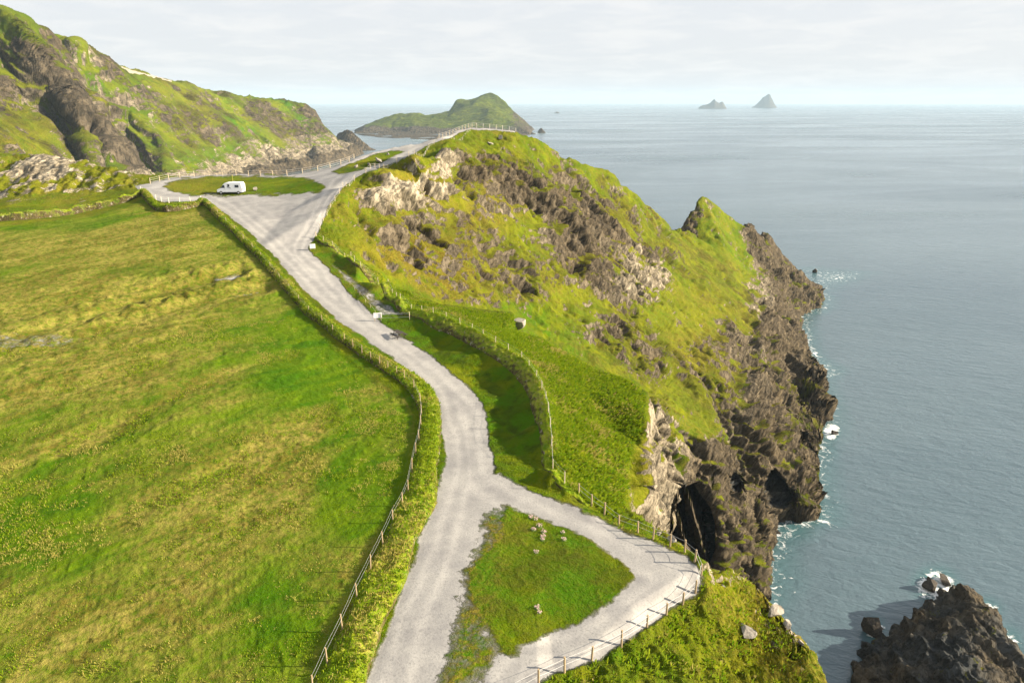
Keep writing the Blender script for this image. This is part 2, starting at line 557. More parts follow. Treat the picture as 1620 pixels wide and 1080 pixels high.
# shelf edge and visible rock below
for p in [(560, 400, 129), (600, 425, 121), (660, 465, 112), (700, 480, 108), (760, 488, 108), (815, 492, 109), (870, 540, 97), (940, 580, 90), (1000, 600, 87), (1025, 620, 84.5), (1025, 660, 79),
          (1005, 700, 73), (990, 760, 65), (990, 800, 60), (1030, 830, 56.5), (1060, 850, 54), (1085, 866, 51.5), (1112, 885, 49.5),
          (800, 520, 101), (900, 650, 74), (930, 620, 81), (930, 720, 66), (900, 760, 60.5),
          (1036, 700, 92), (1034, 760, 90), (1010, 740, 75), (1016, 790, 70), (1046, 650, 124), (1052, 720, 142), (1054, 790, 150), (1040, 815, 95), (1052, 840, 140),
          # green slope and pale face under the road
          (545, 330, 142), (600, 350, 150), (590, 380, 140), (605, 296, 158), (650, 272, 172), (700, 252, 187), (605, 322, 152), (650, 315, 165), (715, 300, 179),
          (650, 350, 163), (700, 350, 172), (640, 400, 152), (600, 400, 138), (700, 400, 166), (700, 450, 155), (760, 450, 168), (760, 475, 160), (660, 450, 148), (750, 340, 184),
          # broad face of the spur
          (750, 240, 213), (760, 300, 196), (800, 235, 222), (800, 262, 216), (800, 300, 205), (860, 270, 236), (870, 320, 221), (800, 350, 198), (800, 400, 188), (850, 450, 186), (850, 500, 180), (900, 300, 250), (900, 400, 218),
          (900, 500, 190), (950, 330, 262), (950, 370, 246), (950, 450, 222), (950, 560, 190), (1000, 340, 282), (1000, 400, 258), (1000, 500, 218), (1030, 600, 197), (1050, 400, 285), (1050, 450, 258), (1050, 500, 235),
          (1100, 430, 305), (1100, 500, 255), (1100, 600, 208), (1080, 680, 172), (1075, 740, 158), (1130, 740, 176), (1150, 400, 350), (1150, 450, 318), (1150, 550, 255), (1150, 620, 212), (1150, 700, 186), (1150, 800, 184),
          (1090, 770, 160), (1090, 860, 174), (1150, 860, 186), (1200, 860, 194), (1200, 800, 196), (1200, 700, 212), (1200, 620, 238), (1200, 560, 268), (1200, 500, 300), (1180, 390, 392), (1200, 420, 385), (1230, 470, 378),
          (1250, 520, 345), (1250, 600, 290), (1260, 640, 272), (1260, 700, 250), (1250, 800, 212), (1240, 430, 425), (1280, 660, 270), (1110, 355, 360), (1138, 352, 380), (1120, 325, 372), (1160, 372, 390), (1100, 392, 335), (1130, 390, 350), (1190, 365, 403), (1215, 400, 412),
          # near grass slope outside the fence
          (880, 1080, 40), (1000, 1040, 42.5), (1050, 1000, 45), (1090, 960, 47.2), (1125, 910, 50), (1150, 898, 52), (1180, 915, 52.5), (1200, 932, 52), (1230, 965, 50.5), (1260, 1005, 48.5), (1290, 1045, 46.5), (1310, 1090, 44.5),
          (1150, 1000, 46.5), (1200, 1080, 43.5), (1100, 1080, 41.5), (1340, 1200, 40), (1000, 1200, 36), (1200, 1200, 38), (1100, 1400, 33), (1400, 1400, 34),
          # pale outcrop at the left
          (0, 240, 190), (100, 252, 186), (60, 245, 188), (160, 262, 181), (200, 273, 176), (225, 288, 169), (100, 318, 156), (0, 300, 168), (0, 335, 148), (100, 335, 150), (60, 285, 170), (150, 290, 168), (-200, 230, 200), (-400, 220, 210), (-200, 335, 150)]:
    pts.append(pt(*p))
# skyline of the spur, and what lies hidden behind it
CREST = [(745, 200, 238), (815, 207, 236), (850, 216, 244), (880, 235, 252), (900, 246, 258), (920, 253, 266), (940, 261, 275), (957, 262, 281), (972, 274, 287), (1000, 301, 300), (1040, 336, 322), (1075, 357, 340), (1092, 332, 362), (1101, 314, 370), (1110, 305, 375),
         (1121, 311, 380), (1131, 319, 385), (1140, 326, 390), (1153, 337, 396), (1165, 349, 402), (1185, 346, 412), (1215, 366, 425), (1240, 402, 436), (1265, 428, 446), (1288, 452, 452)]
for x, y, d in CREST:
    pts.append(pt(x, y, d))
    dr = CAMZ - pt(x, y, d)[2]
    pts.append(hid(x - 2, d + 14, dr + 11))
    pts.append(hid(x - 8, d + 55, min(dr + 55, 121)))
    pts.append(hid(x - 12, d + 100, 130))
# coast line of the spur (sea level) and the bottom off it
COAST = [(1306, 468), (1300, 486), (1272, 497), (1268, 512), (1272, 530), (1276, 560), (1290, 600), (1303, 640), (1309, 664), (1297, 695), (1288, 730), (1284, 765), (1290, 800), (1287, 824), (1245, 826), (1236, 842), (1214, 848), (1212, 870), (1220, 900), (1214, 918)]
for x, y in COAST:
    pts.append(flat(x, y, 120.3))
    p = flat(x, y, 120.3)
    pts.append((p[0] + 3, p[1] - 1.5, -5))
    pts.append((p[0] + 13, p[1] - 6, -9))
    pts.append((p[0] - 5, p[1] + 3, 8))
for p in [(600, 128, 34), (660, 122, 39), (700, 120, 42), (760, 122, 46), (815, 124, 50), (870, 114, 54), (940, 107, 60), (1000, 103, 66), (1040, 106, 66), (815, 150, 53), (900, 150, 62), (960, 150, 68),
          (745, 262, 30), (745, 330, 130), (815, 330, 130), (660, 215, 30), (600, 205, 30), (600, 290, 130), (500, 200, 35), (400, 200, 35), (400, 290, 130), (300, 200, 35), (500, 290, 130), (240, 190, 35), (240, 290, 130), (100, 215, 40), (100, 300, 130), (0, 225, 45), (0, 300, 130), (-200, 240, 50), (-200, 320, 130), (-400, 250, 60), (-400, 330, 130), (660, 300, 130),
          (1060, 60, 42), (1060, 72, 70), (1090, 58, 45), (1090, 75, 90), (1120, 56, 45), (1120, 72, 90), (1120, 105, 124), (1060, 100, 92), (1060, 122, 100), (1080, 140, 112), (1080, 120, 122), (1150, 150, 125), (1200, 150, 126), (1100, 120, 124), (1150, 100, 125), (1150, 168, 122), (1230, 170, 127),
          (1150, 58, 50), (1150, 70, 90), (1200, 57, 46), (1200, 66, 80), (1200, 85, 124), (1240, 55, 46), (1250, 64, 80), (1260, 82, 124), (1290, 51, 46), (1300, 60, 80), (1310, 76, 124), (1340, 48, 46), (1360, 57, 80), (1380, 72, 124), (1400, 45, 50), (1440, 52, 90), (1500, 60, 124), (1500, 35, 60), (1600, 38, 124),
          (1700, 100, 130), (1700, 300, 130), (1700, 700, 130), (1500, 200, 130), (1500, 400, 130), (1450, 520, 130), (1400, 700, 130), (1000, 700, 130), (600, 700, 130), (0, 700, 130), (-500, 700, 130), (1350, 330, 128), (1330, 250, 128)]:
    pts.append(hid(*p))
land = Terrain(pts, (-52, 52), (14, 700), 1100, 1700, (1.3, 1.8))

# ------------------------------------------------------------------ zones (survey outlines)
ROAD = [(575, 1080), (608, 1000), (640, 920), (665, 850), (690, 780), (705, 735), (702, 690), (694, 650), (681, 624), (646, 588), (598, 550), (545, 514), (480, 458), (440, 412), (400, 373), (360, 340), (322, 319),
        (260, 321), (240, 315), (222, 304), (213, 295), (235, 290), (267, 282), (289, 278), (324, 275), (378, 275), (440, 277), (467, 275), (500, 269), (533, 260), (560, 251), (597, 236), (625, 228), (671, 222), (693, 216), (717, 208), (745, 199), (815, 206), (815, 209),
        (745, 204.5), (714, 218), (680, 229), (653, 244), (616, 261), (578, 274), (560, 283), (542, 297), (522, 323), (511, 348), (500, 372), (488, 394), (512, 416), (554, 464), (595, 502), (646, 538), (702, 579), (741, 612), (764, 638), (773, 674), (777, 710), (785, 747), (814, 765), (847, 780), (913, 804),
        (980, 836), (1047, 860), (1087, 876), (1102, 893), (1106, 925), (1098, 940), (1075, 957), (1050, 975), (1016, 996), (989, 1016), (947, 1038), (909, 1056), (863, 1070), (850, 1080), (850, 1300), (520, 1300)]
GREEN_TRI = [(804, 809), (839, 816), (885, 832), (920, 848), (951, 869), (987, 897), (1000, 913), (955, 957), (902, 988), (849, 1013), (807, 1038), (790, 1027), (772, 981), (753, 953), (751, 911), (758, 886), (786, 869), (804, 848)]
SCRUFF = [(768, 806), (804, 806), (830, 850), (790, 900), (775, 1000), (815, 1035), (745, 1080), (600, 1300), (690, 1080), (720, 980), (735, 900), (752, 850)]
ISLAND = [(258, 294), (289, 282), (355, 279), (422, 280), (478, 282), (504, 287), (513, 295), (504, 303), (478, 308), (389, 308), (333, 308), (289, 307), (265, 302)]
STRIP = [(525, 272), (560, 257), (597, 243), (632, 237), (640, 240), (610, 254), (575, 267), (540, 276)]
PASTURE = [(-500, 356), (0, 358), (100, 350), (200, 331), (228, 325), (250, 343), (320, 331), (345, 351), (400, 406), (440, 450), (520, 540), (600, 603), (640, 628), (655, 655), (655, 700), (640, 760), (610, 830), (570, 905), (530, 980), (490, 1080), (400, 1400), (-900, 1400), (-900, 356)]
SHELF = FENCE_B + [(915, 785), (960, 808), (1005, 836), (1060, 856), (1030, 832), (992, 800), (992, 760), (1005, 700), (1025, 660), (1025, 620), (1000, 600), (940, 580), (870, 540), (815, 490), (760, 486), (700, 478), (660, 463), (600, 423), (560, 398)]
SIDE = [(535, 425), (560, 440), (640, 500), (605, 502), (560, 458), (525, 418)]
ROCKS = [  # outline, rockiness, darkness
    ([(585, 314), (640, 285), (698, 252), (716, 258), (716, 290), (690, 305), (640, 320), (605, 324)], 1.0, 0.0),
    ([(712, 250), (760, 245), (820, 252), (880, 275), (950, 322), (1005, 385), (985, 405), (900, 375), (850, 335), (770, 312), (722, 300)], 0.56, 0.85),
    ([(590, 345), (740, 330), (840, 400), (860, 470), (760, 482), (700, 475), (620, 430), (600, 400)], 0.30, 0.78),
    ([(960, 430), (1005, 385), (1065, 405), (1050, 470), (1000, 490), (960, 490)], 0.60, 0.45),
    ([(860, 330), (980, 410), (960, 480), (880, 440), (840, 380)], 0.38, 0.85),
    ([(1172, 350), (1190, 335), (1320, 420), (1320, 480), (1270, 500), (1240, 520), (1205, 450), (1180, 390)], 0.95, 0.85),
    ([(1070, 354), (1104, 306), (1108, 330), (1100, 375), (1090, 368)], 0.85, 0.9),
    ([(1065, 770), (1075, 720), (1120, 705), (1180, 690), (1160, 620), (1200, 590), (1195, 520), (1215, 470), (1245, 500), (1330, 480), (1330, 930), (1190, 930), (1060, 880)], 0.97, 0.9),
    ([(1060, 560), (1160, 500), (1200, 600), (1170, 690), (1080, 640)], 0.40, 0.8),
    ([(995, 720), (1028, 640), (1050, 660), (1062, 700), (1066, 800), (1050, 850), (1000, 805)], 0.92, 0.42),
    ([(900, 520), (1000, 480), (1060, 560), (1050, 640), (960, 590)], 0.34, 0.8),
    ([(-500, 230), (0, 238), (100, 250), (200, 270), (225, 290), (200, 312), (120, 332), (0, 342), (-500, 345)], 0.80, 0.0),
    ([(1155, 905), (1205, 928), (1310, 1060), (1290, 1080), (1240, 1010), (1180, 950)], 0.45, 0.1),
    ([(1120, 900), (1200, 960), (1270, 1080), (1150, 1080), (1170, 1000)], 0.16, 0.2),
]


def zones(X, Y, Z, vis):
    px, py, d = proj(X, Y, Z)
    m = F / d                                             # pixels per metre
    wob = fbm(X, Y, 0 * X, 2.5, 3, 0.6, 5)
    wob2 = fbm(X, Y, Z, 9, 4, 0.6, 9)

    def soft(poly, width, wobble=0.0, w=None):
        s = sdist(px, py, poly) / m + wobble * (wob if w is None else w)
        return sstep(-width, width, s)
    ok = vis.astype(float)
    road = soft(ROAD, 0.45, 0.35) * ok
    road = np.minimum(road, 1 - soft(GREEN_TRI, 0.5, 0.4))
    scr = soft(SCRUFF, 1.2, 0.8)
    road = road * (1 - 0.60 * scr)
    road = np.minimum(road, 1 - soft(ISLAND, 0.8, 0.8))
    road = np.minimum(road, 1 - soft(STRIP, 0.6, 0.4))
    road = np.maximum(road, 0.62 * soft(SIDE, 0.5, 0.6) * ok)
    for poly in ([(338, 438), (372, 430), (392, 432), (385, 440), (345, 446)], [(365, 466), (410, 457), (415, 461), (372, 471)], [(-50, 528), (30, 520), (150, 535), (60, 552), (-50, 560)]):
        road = np.maximum(road, (0.75 if poly[0][0] > 0 else 0.45) * soft(poly, 0.6, 0.7) * ok)
    field = soft(PASTURE, 0.6, 0.3) * ok
    rock = np.zeros_like(X); dark = np.zeros_like(X) + 0.56
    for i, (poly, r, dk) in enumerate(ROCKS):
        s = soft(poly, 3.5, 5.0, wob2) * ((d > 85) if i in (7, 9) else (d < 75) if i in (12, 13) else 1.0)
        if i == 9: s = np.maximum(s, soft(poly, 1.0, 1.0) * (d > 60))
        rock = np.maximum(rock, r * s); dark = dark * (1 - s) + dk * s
    rock = np.maximum(rock, sstep(40, 25, Z) * 0.8 * (d > 60))
    heath = soft([(760, 245), (830, 238), (900, 262), (960, 300), (1010, 350), (1000, 385), (940, 330), (880, 285), (800, 262)], 3, 4.0, wob2)
    dark = np.maximum(dark, heath * 0.8)
    heath2 = soft([(860, 240), (1000, 306), (1075, 362), (1160, 420), (1235, 560), (1190, 580), (1090, 450), (1000, 385), (930, 320), (860, 265)], 4, 7.0, wob2)
    dark = np.maximum(dark, heath2 * (0.74 + 0.35 * wob2))
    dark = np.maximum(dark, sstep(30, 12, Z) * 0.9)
    plateau = np.maximum(np.maximum(road, field), soft(SHELF, 0.5) * 0.98)
    back = (1 - ok) * 0.5
    rock = np.maximum(rock, back) * (1 - plateau)
    shelf = soft(SHELF, 0.5)
    drycl = sstep(-0.15, 0.35, wob2)
    lush = np.clip(0.55 + 0.6 * fbm(X, Y, Z, 22, 3, 0.5, 31), 0, 1)
    dry = np.clip(0.4 + 0.6 * drycl, 0, 1) * (1 - 0.5 * lush)
    # field dryness follows the picture: greener right of centre, tan lower left and upper band
    gx = lambda cx, cy, sx, sy: np.exp(-((px - cx) / sx) ** 2 - ((py - cy) / sy) ** 2)
    fd = 0.5 + 1.3 * (0.45 * gx(200, 390, 220, 50) + 0.35 * gx(330, 830, 160, 150) - 0.55 * gx(520, 560, 160, 70) - 0.5 * gx(60, 830, 90, 60) + 0.3 * gx(150, 560, 160, 50) + 0.35 * gx(80, 980, 150, 60) - 0.55 * gx(560, 760, 70, 90) - 0.4 * gx(0, 350, 300, 22) - 0.4 * gx(430, 960, 80, 110) + 0.4 * gx(130, 485, 260, 30) + 0.25 * gx(480, 700, 100, 60))
    dry = dry * (1 - field) + np.clip(fd, 0, 1) * field
    dry = np.where(shelf > 0.5, 0.25, dry); lush = np.where(shelf > 0.5, np.maximum(lush, 0.6), lush)
    verge = (py > 480) & (px > 600) & (px < 870) & (shelf < .5) & (field < .5)
    dry = np.where(verge, 0.08, dry); lush = np.where(verge, 0.95, lush)
    tri = soft(GREEN_TRI, 0.5)
    dry = np.where(tri > 0.5, 0.22, dry)
    dry = np.maximum(dry, 0.95 * scr)
    isl = soft(ISLAND, 0.5)
    dry = np.where(isl > 0.5, np.clip(0.9 - (px - 260) / 240, 0.1, 1), dry)
    return road, rock, field, lush, dry, dark, shelf, px, py, d


def ledges(X, Y, Z, T, seed, tilt=0.38):
    """benches and faces stepping down the slope: 0..1 outward, and where the face is"""
    w = fbm(X, Y, Z, T * 2.2, 3, 0.55, seed) * T * 1.1
    q = (Z + tilt * X + 0.12 * Y + w) / T
    f = q - np.floor(q)
    up = np.where(f < 0.72, f / 0.72, 1 - sstep(0, 1, (f - 0.72) / 0.28))
    face = sstep(0.12, 0.3, f) * sstep(0.80, 0.66, f)
    return up, face


def cliff_relief(X, Y, Z, rock, k=1.0):
    """ledges, ribs and gullies; metres along the normal, and how much of a bare face each spot is"""
    # ribs run down to the right: draw the noise out along that line
    a = (0.72 * X + 0.62 * Z); b = 0.5 * Y; c = (-0.62 * X + 0.72 * Z) * 0.30
    m1 = np.clip(0.55 + 1.1 * fbm(X, Y, Z, 26 * k, 2, 0.5, 401), 0, 1)
    m2 = np.clip(0.5 + 1.3 * fbm(X, Y, Z, 12 * k, 2, 0.5, 411), 0, 1)
    u1, f1 = ledges(X, Y, Z, 10.5 * k, 421)
    u2, f2 = ledges(X, Y, Z, 4.3 * k, 431, 0.5)
    h = (2.1 + 1.3 * rock) * k * ridged(a, b, c, 15 * k, 4, 0.58, 41)
    h += 3.4 * k * u1 * m1 + 1.6 * k * u2 * m2
    h += 1.5 * k * ridged(a, Y, c * 2, 5.0 * k, 3, 0.62, 51)
    h += 0.55 * k * fbm(X, Y, Z, 1.7 * k, 3, 0.65, 61)
    face = np.maximum(f1 * m1, 0.8 * f2 * m2)
    h = h * (0.36 + 0.8 * rock) + 1.7 * k * ridged(a * 0.9, b * 0.8, c * 0.8, 27 * k, 3, 0.5, 721)
    # slabs: steep beds standing proud one behind the other
    wp = 1.6 * k * fbm(X, Y, Z, 14 * k, 2, 0.5, 701)
    for T, amp in ((5.2 * k, 1.5 * k), (1.9 * k, 0.6 * k)):
        q = (0.80 * X - 0.42 * Z + 0.25 * Y + wp) / T
        f = q - np.floor(q)
        am = np.clip(0.5 + 1.6 * fbm(X, Y, Z, 4 * T, 2, 0.5, 711), 0, 1.3)
        h = h + amp * am * (np.where(f < 0.82, f / 0.82, 1 - (f - 0.82) / 0.18) - 0.5) * sstep(0.35, 0.8, rock)
    return h - 1.7 * k * (0.4 + 0.6 * rock), face


CAVE = [(1061, 830), (1063, 800), (1072, 777), (1086, 765), (1098, 769), (1109, 785), (1123, 803), (1130, 830), (1130, 870), (1118, 905), (1056, 905)]


def build_land():
    nc, nr_ = 1150, 1150
    X, Y, Z, vis = land.mesh_grid(nc, nr_, (-50, 50))
    road, rock, field, lush, dry, dark, shelf, px, py, d = zones(X, Y, Z, vis)
    n = grid_normals(X, Y, Z)
    steep = sstep(0.97, 0.80, n[..., 2])
    plate = np.maximum(np.maximum(road, field), shelf)
    isroad = sstep(0.35, 0.7, road)
    lane = ((sdist(px, py, [(500, 380)] + FENCE_B[1:] + [(893, 768), (960, 805), (1112, 885), (1112, 940), (850, 1080), (600, 1300), (-600, 1300), (-600, 345), (210, 300), (300, 276), (460, 275), (600, 236), (745, 199), (745, 206), (600, 268), (545, 296)]) > 0) & vis)
    vg = lane & (field < 0.5) & (road < 0.3) & (px > 440) & (py > 400)
    lush = np.where(vg, 0.9, lush); dry = np.where(vg, np.minimum(dry, 0.35), dry); dark = np.where(lane, np.minimum(dark, 0.4), dark)
    cliffy = np.clip(np.maximum(rock * 1.4, steep * 0.9), 0, 1) * (1 - plate) * (1 - 0.95 * lane)
    cliffy = blur(cliffy, 3, 3)
    mouth = sstep(-7, 1, sdist(px, py, CAVE)) * (d > 85) * (d < 260)
    cliffy = cliffy * (1 - mouth)
    near = sstep(75, 50, d)
    rel, face = cliff_relief(X, Y, Z, rock)
    h = cliffy * rel * np.clip(d / 190, 0.34, 1.1) * (0.35 + 0.65 * sstep(2, 18, pdist(px, py, [q[:2] for q in CREST]))) * (1 - 0.55 * ((px > 1060) & (py < 430) & (d > 300))) * (1 - 0.75 * near) * (1 - 0.5 * sstep(250, 220, px)) * sstep(-5, 4, Z)
    calm = sstep(230, 260, px) * (1 - sstep(-4, 4, sdist(px, py, ROCKS[0][0])))
    pit = sstep(0.20, 0.42, fbm(X * 0.8 + 0.5 * Z, Y, Z * 0.8, 6.5, 3, 0.6, 501)) * cliffy * (d > 85) * calm
    pit2 = sstep(0.24, 0.42, fbm(X + 0.5 * Z, Y, Z * 0.6, 3.0, 2, 0.6, 511)) * cliffy * (d > 85) * calm
    pk = 0.50 + 0.50 * sstep(0.2, 0.45, rock)
    pit = pit * pk; pit2 = pit2 * pk
    h = h - 3.2 * pit - 1.4 * pit2
    pit = np.maximum(pit, pit2)
    crag = sstep(0.1, 0.6, cliffy) * vis
    rock = np.clip(rock * (0.55 + 0.75 * face) + 0.34 * crag * face * (rock < 0.9), 0, 1)
    rock = np.maximum(rock, 0.85 * pit); dark = np.maximum(dark, 0.9 * pit)  # pits show bare rock; shade inside them is painted in through dark
    tus = fbm(X, Y, Z, 1.5, 3, 0.65, 71)
    tus2 = ridged(X + 0.4 * Y, Y, Z, 0.9, 2, 0.6, 81)
    grassy = 1 - isroad
    amp = np.where(field > 0.5, 0.09, np.where(shelf > 0.5, 0.20, np.where(lane, 0.06, 0.34)))
    amp = blur(amp, 2, 2)
    h = h + grassy * amp * (tus + 0.8 * tus2)
    h = h + 0.25 * fbm(X, Y, 0 * X, 14, 2, 0.5, 91) * (1 - isroad) * field
    h = h + isroad * 0.03 * fbm(X, Y, 0 * X, 3, 3, 0.5, 95)
    # low steps where old drains cross the pasture
    for line, a_ in (([(-60, 545), (40, 528), (120, 505), (250, 462), (350, 438), (380, 430)], 1.0), ([(-60, 575), (60, 552), (150, 528), (300, 482), (420, 452)], 0.8), ([(0, 505), (200, 462), (330, 437)], 0.6), ([(0, 640), (130, 610), (260, 570)], 0.3), ([(90, 715), (210, 665), (330, 600), (460, 560)], 0.45), ([(-50, 900), (120, 850), (260, 790), (420, 700), (520, 650)], 0.3)):
        dd = pdist(px, py, line) / (F / d) + 0.9 * fbm(X, Y, 0 * X, 5, 3, 0.6, 601)
        e_ = np.exp(-(dd / 0.8) ** 2) * a_ * field
        h = h - 0.5 * e_ + 0.28 * field * a_ * np.exp(-((dd - 1.8) / 0.9) ** 2) * (0.6 + fbm(X, Y, 0 * X, 1.2, 2, 0.6, 602))
        dry = np.clip(dry + 0.6 * e_, 0, 1.2)
    X = X + n[..., 0] * h; Y = Y + n[..., 1] * h; Z = Z + n[..., 2] * h
    # sea cave and two clefts in the foot of the cliff
    qx, qy, qd = proj(X, Y, Z)
    hole = np.zeros_like(X)
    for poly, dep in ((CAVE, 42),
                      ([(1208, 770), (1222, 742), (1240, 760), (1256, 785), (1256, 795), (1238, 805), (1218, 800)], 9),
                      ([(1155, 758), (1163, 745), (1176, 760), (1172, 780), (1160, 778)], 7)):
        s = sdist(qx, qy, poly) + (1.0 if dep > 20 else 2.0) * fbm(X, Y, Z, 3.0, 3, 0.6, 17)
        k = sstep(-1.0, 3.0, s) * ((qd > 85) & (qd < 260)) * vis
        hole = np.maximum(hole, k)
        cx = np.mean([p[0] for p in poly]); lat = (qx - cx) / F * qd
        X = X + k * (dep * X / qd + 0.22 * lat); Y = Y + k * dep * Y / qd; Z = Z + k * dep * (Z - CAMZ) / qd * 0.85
    rock = np.where(hole > 0.05, 1.0, rock); dark = np.where(hole > 0.05, 1.2, dark)  # bare rock in cave and clefts, coloured near-black to paint in their shade
    V = np.stack([X, Y, Z], -1).reshape(-1, 3)
    s_ = sdist(px, py, ROAD) / (F / d)
    wv = fbm(X, Y, 0 * X, 6, 3, 0.6, 301) * 0.5
    wear = np.exp(-((s_ + wv - 1.0) / 0.35) ** 2) + np.exp(-((s_ + wv - 2.3) / 0.35) ** 2) + 0.6 * np.exp(-((s_ + wv - 4.0) / 0.5) ** 2) + 0.5 * np.exp(-((s_ + wv - 5.6) / 0.5) ** 2)
    wear = np.clip(wear, 0, 1) * (0.50 + 0.15 * sstep(700, 400, py))
    pale = pdist(px, py, [(676, 815), (660, 850), (640, 905), (622, 955), (600, 1010), (578, 1070), (560, 1130)]) / (F / d)
    wear = np.maximum(wear, np.exp(-(pale / 0.28) ** 2))
    gz = lambda cx, cy, sx, sy: np.exp(-((px - cx) / sx) ** 2 - ((py - cy) / sy) ** 2)
    ochre = 0.95 * gz(650, 400, 75, 45) + 0.8 * gz(720, 450, 60, 40) + 0.7 * gz(640, 285, 70, 22) + 0.5 * gz(760, 320, 60, 50) + 0.5 * gz(1010, 720, 25, 90) + 0.55 * gz(1060, 830, 50, 30) + 0.45 * gz(1190, 1030, 70, 50) + 0.35 * gz(950, 420, 90, 90) + 0.4 * gz(1120, 560, 90, 100) + 0.4 * gz(90, 300, 150, 50)
    ochre = np.clip(ochre, 0, 1) * (1 - shelf) * (1 - np.maximum(field, lane * 1.0) * 0.9)
    Cc = np.stack([wear, ochre, 0 * wear], -1).reshape(-1, 3)
    A = np.stack([road, rock, field], -1).reshape(-1, 3)
    B = np.stack([lush, dry, dark], -1).reshape(-1, 3)
    fc = grid_faces(nc, nr_)
    zf = Z[:-1, :-1]
    keep = (zf > -3.5)
    rmask = (road[:-1, :-1] > 0.45) & keep
    fmask = (field[:-1, :-1] > 0.5) & keep & ~rmask
    rest = keep & ~rmask & ~fmask
    at = {'zone_a': A, 'zone_b': B, 'zone_c': Cc}
    tag(submesh('gravel_road', V, fc[rmask], m_land, at), kind='structure')
    tag(submesh('pasture_ground', V, fc[fmask], m_land, at), kind='structure')
    tag(submesh('cliff_terrain', V, fc[rest], m_land, at), kind='structure')


build_land()

# ------------------------------------------------------------------ far headland on the left
hp = []
RIDGE = [(-300, -80, 560), (-100, -5, 640), (0, 20, 700), (40, 28, 740), (75, 45, 780), (110, 58, 820), (125, 72, 845), (150, 92, 900), (165, 103, 950), (215, 122, 1050), (270, 135, 1130), (330, 150, 1230), (370, 158, 1320), (420, 165, 1400), (485, 168, 1480), (500, 185, 1500), (515, 205, 1540), (530, 225, 1590), (546, 243, 1650)]
for x, y, d in RIDGE:
    p = pt(x, y, d); hp.append(p)
    hp.append((p[0] * 1.12 - 25, p[1] * 1.12, max(p[2] - 8, 0) if x < 470 else p[2] * 0.3))
    hp.append((p[0] * 1.3 - 160, p[1] * 1.35, -10))
for p in [(75, 85, 690), (110, 140, 690), (150, 185, 710), (200, 235, 750), (245, 280, 790), (250, 300, 770),
          (44, 85, 800), (74, 140, 815), (110, 190, 830), (154, 230, 850), (202, 275, 880), (200, 300, 800),
          (0, 100, 690), (20, 150, 670), (60, 195, 680), (100, 232, 700), (150, 262, 720), (0, 230, 520), (60, 240, 570), (0, 290, 450), (100, 290, 600), (-200, 230, 450), (-200, 120, 540), (-200, 320, 380),
          (105, 95, 800), (150, 130, 860), (200, 170, 900), (210, 140, 990), (250, 220, 890), (270, 180, 1000), (300, 200, 1040), (300, 250, 960), (280, 290, 850), (350, 200, 1150), (400, 220, 1220), (450, 230, 1320), (500, 235, 1430), (440, 190, 1390), (350, 260, 1080), (350, 285, 980), (420, 262, 1220), (480, 253, 1390), (520, 246, 1560),
          (330, 175, 1190), (390, 185, 1290), (480, 190, 1450)]:
    hp.append(pt(*p))
for p in [(-300, 300, 130), (0, 330, 130), (100, 480, 130), (200, 650, 130), (300, 780, 130), (400, 1020, 130), (440, 1150, 126), (500, 1280, 130), (560, 1500, 130), (590, 1700, 130), (600, 2200, 130), (400, 2400, 130), (0, 2400, 130), (-300, 1500, 130)]:
    hp.append(hid(*p))
head = Terrain(hp, (-52, -9), (280, 2300), 700, 800, (2, 2))


def build_far(name, T, nc, nr_, az, zones_fn, relief, mat, kind='structure'):
    X, Y, Z, vis = T.mesh_grid(nc, nr_, az)
    rock, lush, dry, dark = zones_fn(X, Y, Z)
    n = grid_normals(X, Y, Z)
    h = relief(X, Y, Z, rock) * sstep(-6, 6, Z)
    V = (np.stack([X, Y, Z], -1) + n * h[..., None]).reshape(-1, 3)
    z0 = np.zeros_like(X)
    A = np.stack([z0, rock, z0], -1).reshape(-1, 3); B = np.stack([lush, dry, dark], -1).reshape(-1, 3)
    Cc = np.stack([z0, np.clip(dry * 0.35, 0, 1), z0], -1).reshape(-1, 3)
    fc = grid_faces(nc, nr_)
    keep = Z[:-1, :-1] > -3
    return submesh(name, V, fc[keep], mat, {'zone_a': A, 'zone_b': B, 'zone_c': Cc})


def head_zones(X, Y, Z):
    px, py, d = proj(X, Y, Z)
    w = fbm(X, Y, Z, 60, 4, 0.6, 3)
    ribs = ridged(X * 0.9 + Z * 1.1, Y * 0.3, Z * 0.25, 55, 4, 0.6, 13)
    rock = np.clip(0.19 + 0.40 * w + 0.42 * ribs, 0.04, 1)
    s = sstep(1, 9, sdist(px, py, [(20, 60), (75, 82), (112, 140), (152, 185), (205, 235), (262, 285), (190, 285), (150, 232), (105, 192), (65, 140), (30, 100)]) + 4 * w)
    rock = np.maximum(rock, s * 0.95)
    low = sstep(48, 14, Z + 14 * w); rock = np.maximum(rock, low * 0.95)
    dark = np.clip(0.60 + 0.9 * w + 0.35 * ribs, 0, 1) * (1 - s) + 1.02 * s  # last term paints the shade of the left-facing gully wall into the rock colour
    dark = np.where(Z < 12, 0.85, dark); dark = np.where((Z >= 12) & (Z < 48), dark * 0.45 + 0.15, dark)
    lush = np.clip(0.6 + 0.8 * fbm(X, Y, Z, 90, 3, 0.5, 8), 0, 1)
    return rock, lush, np.clip(0.6 - 0.6 * lush, 0, 1), dark


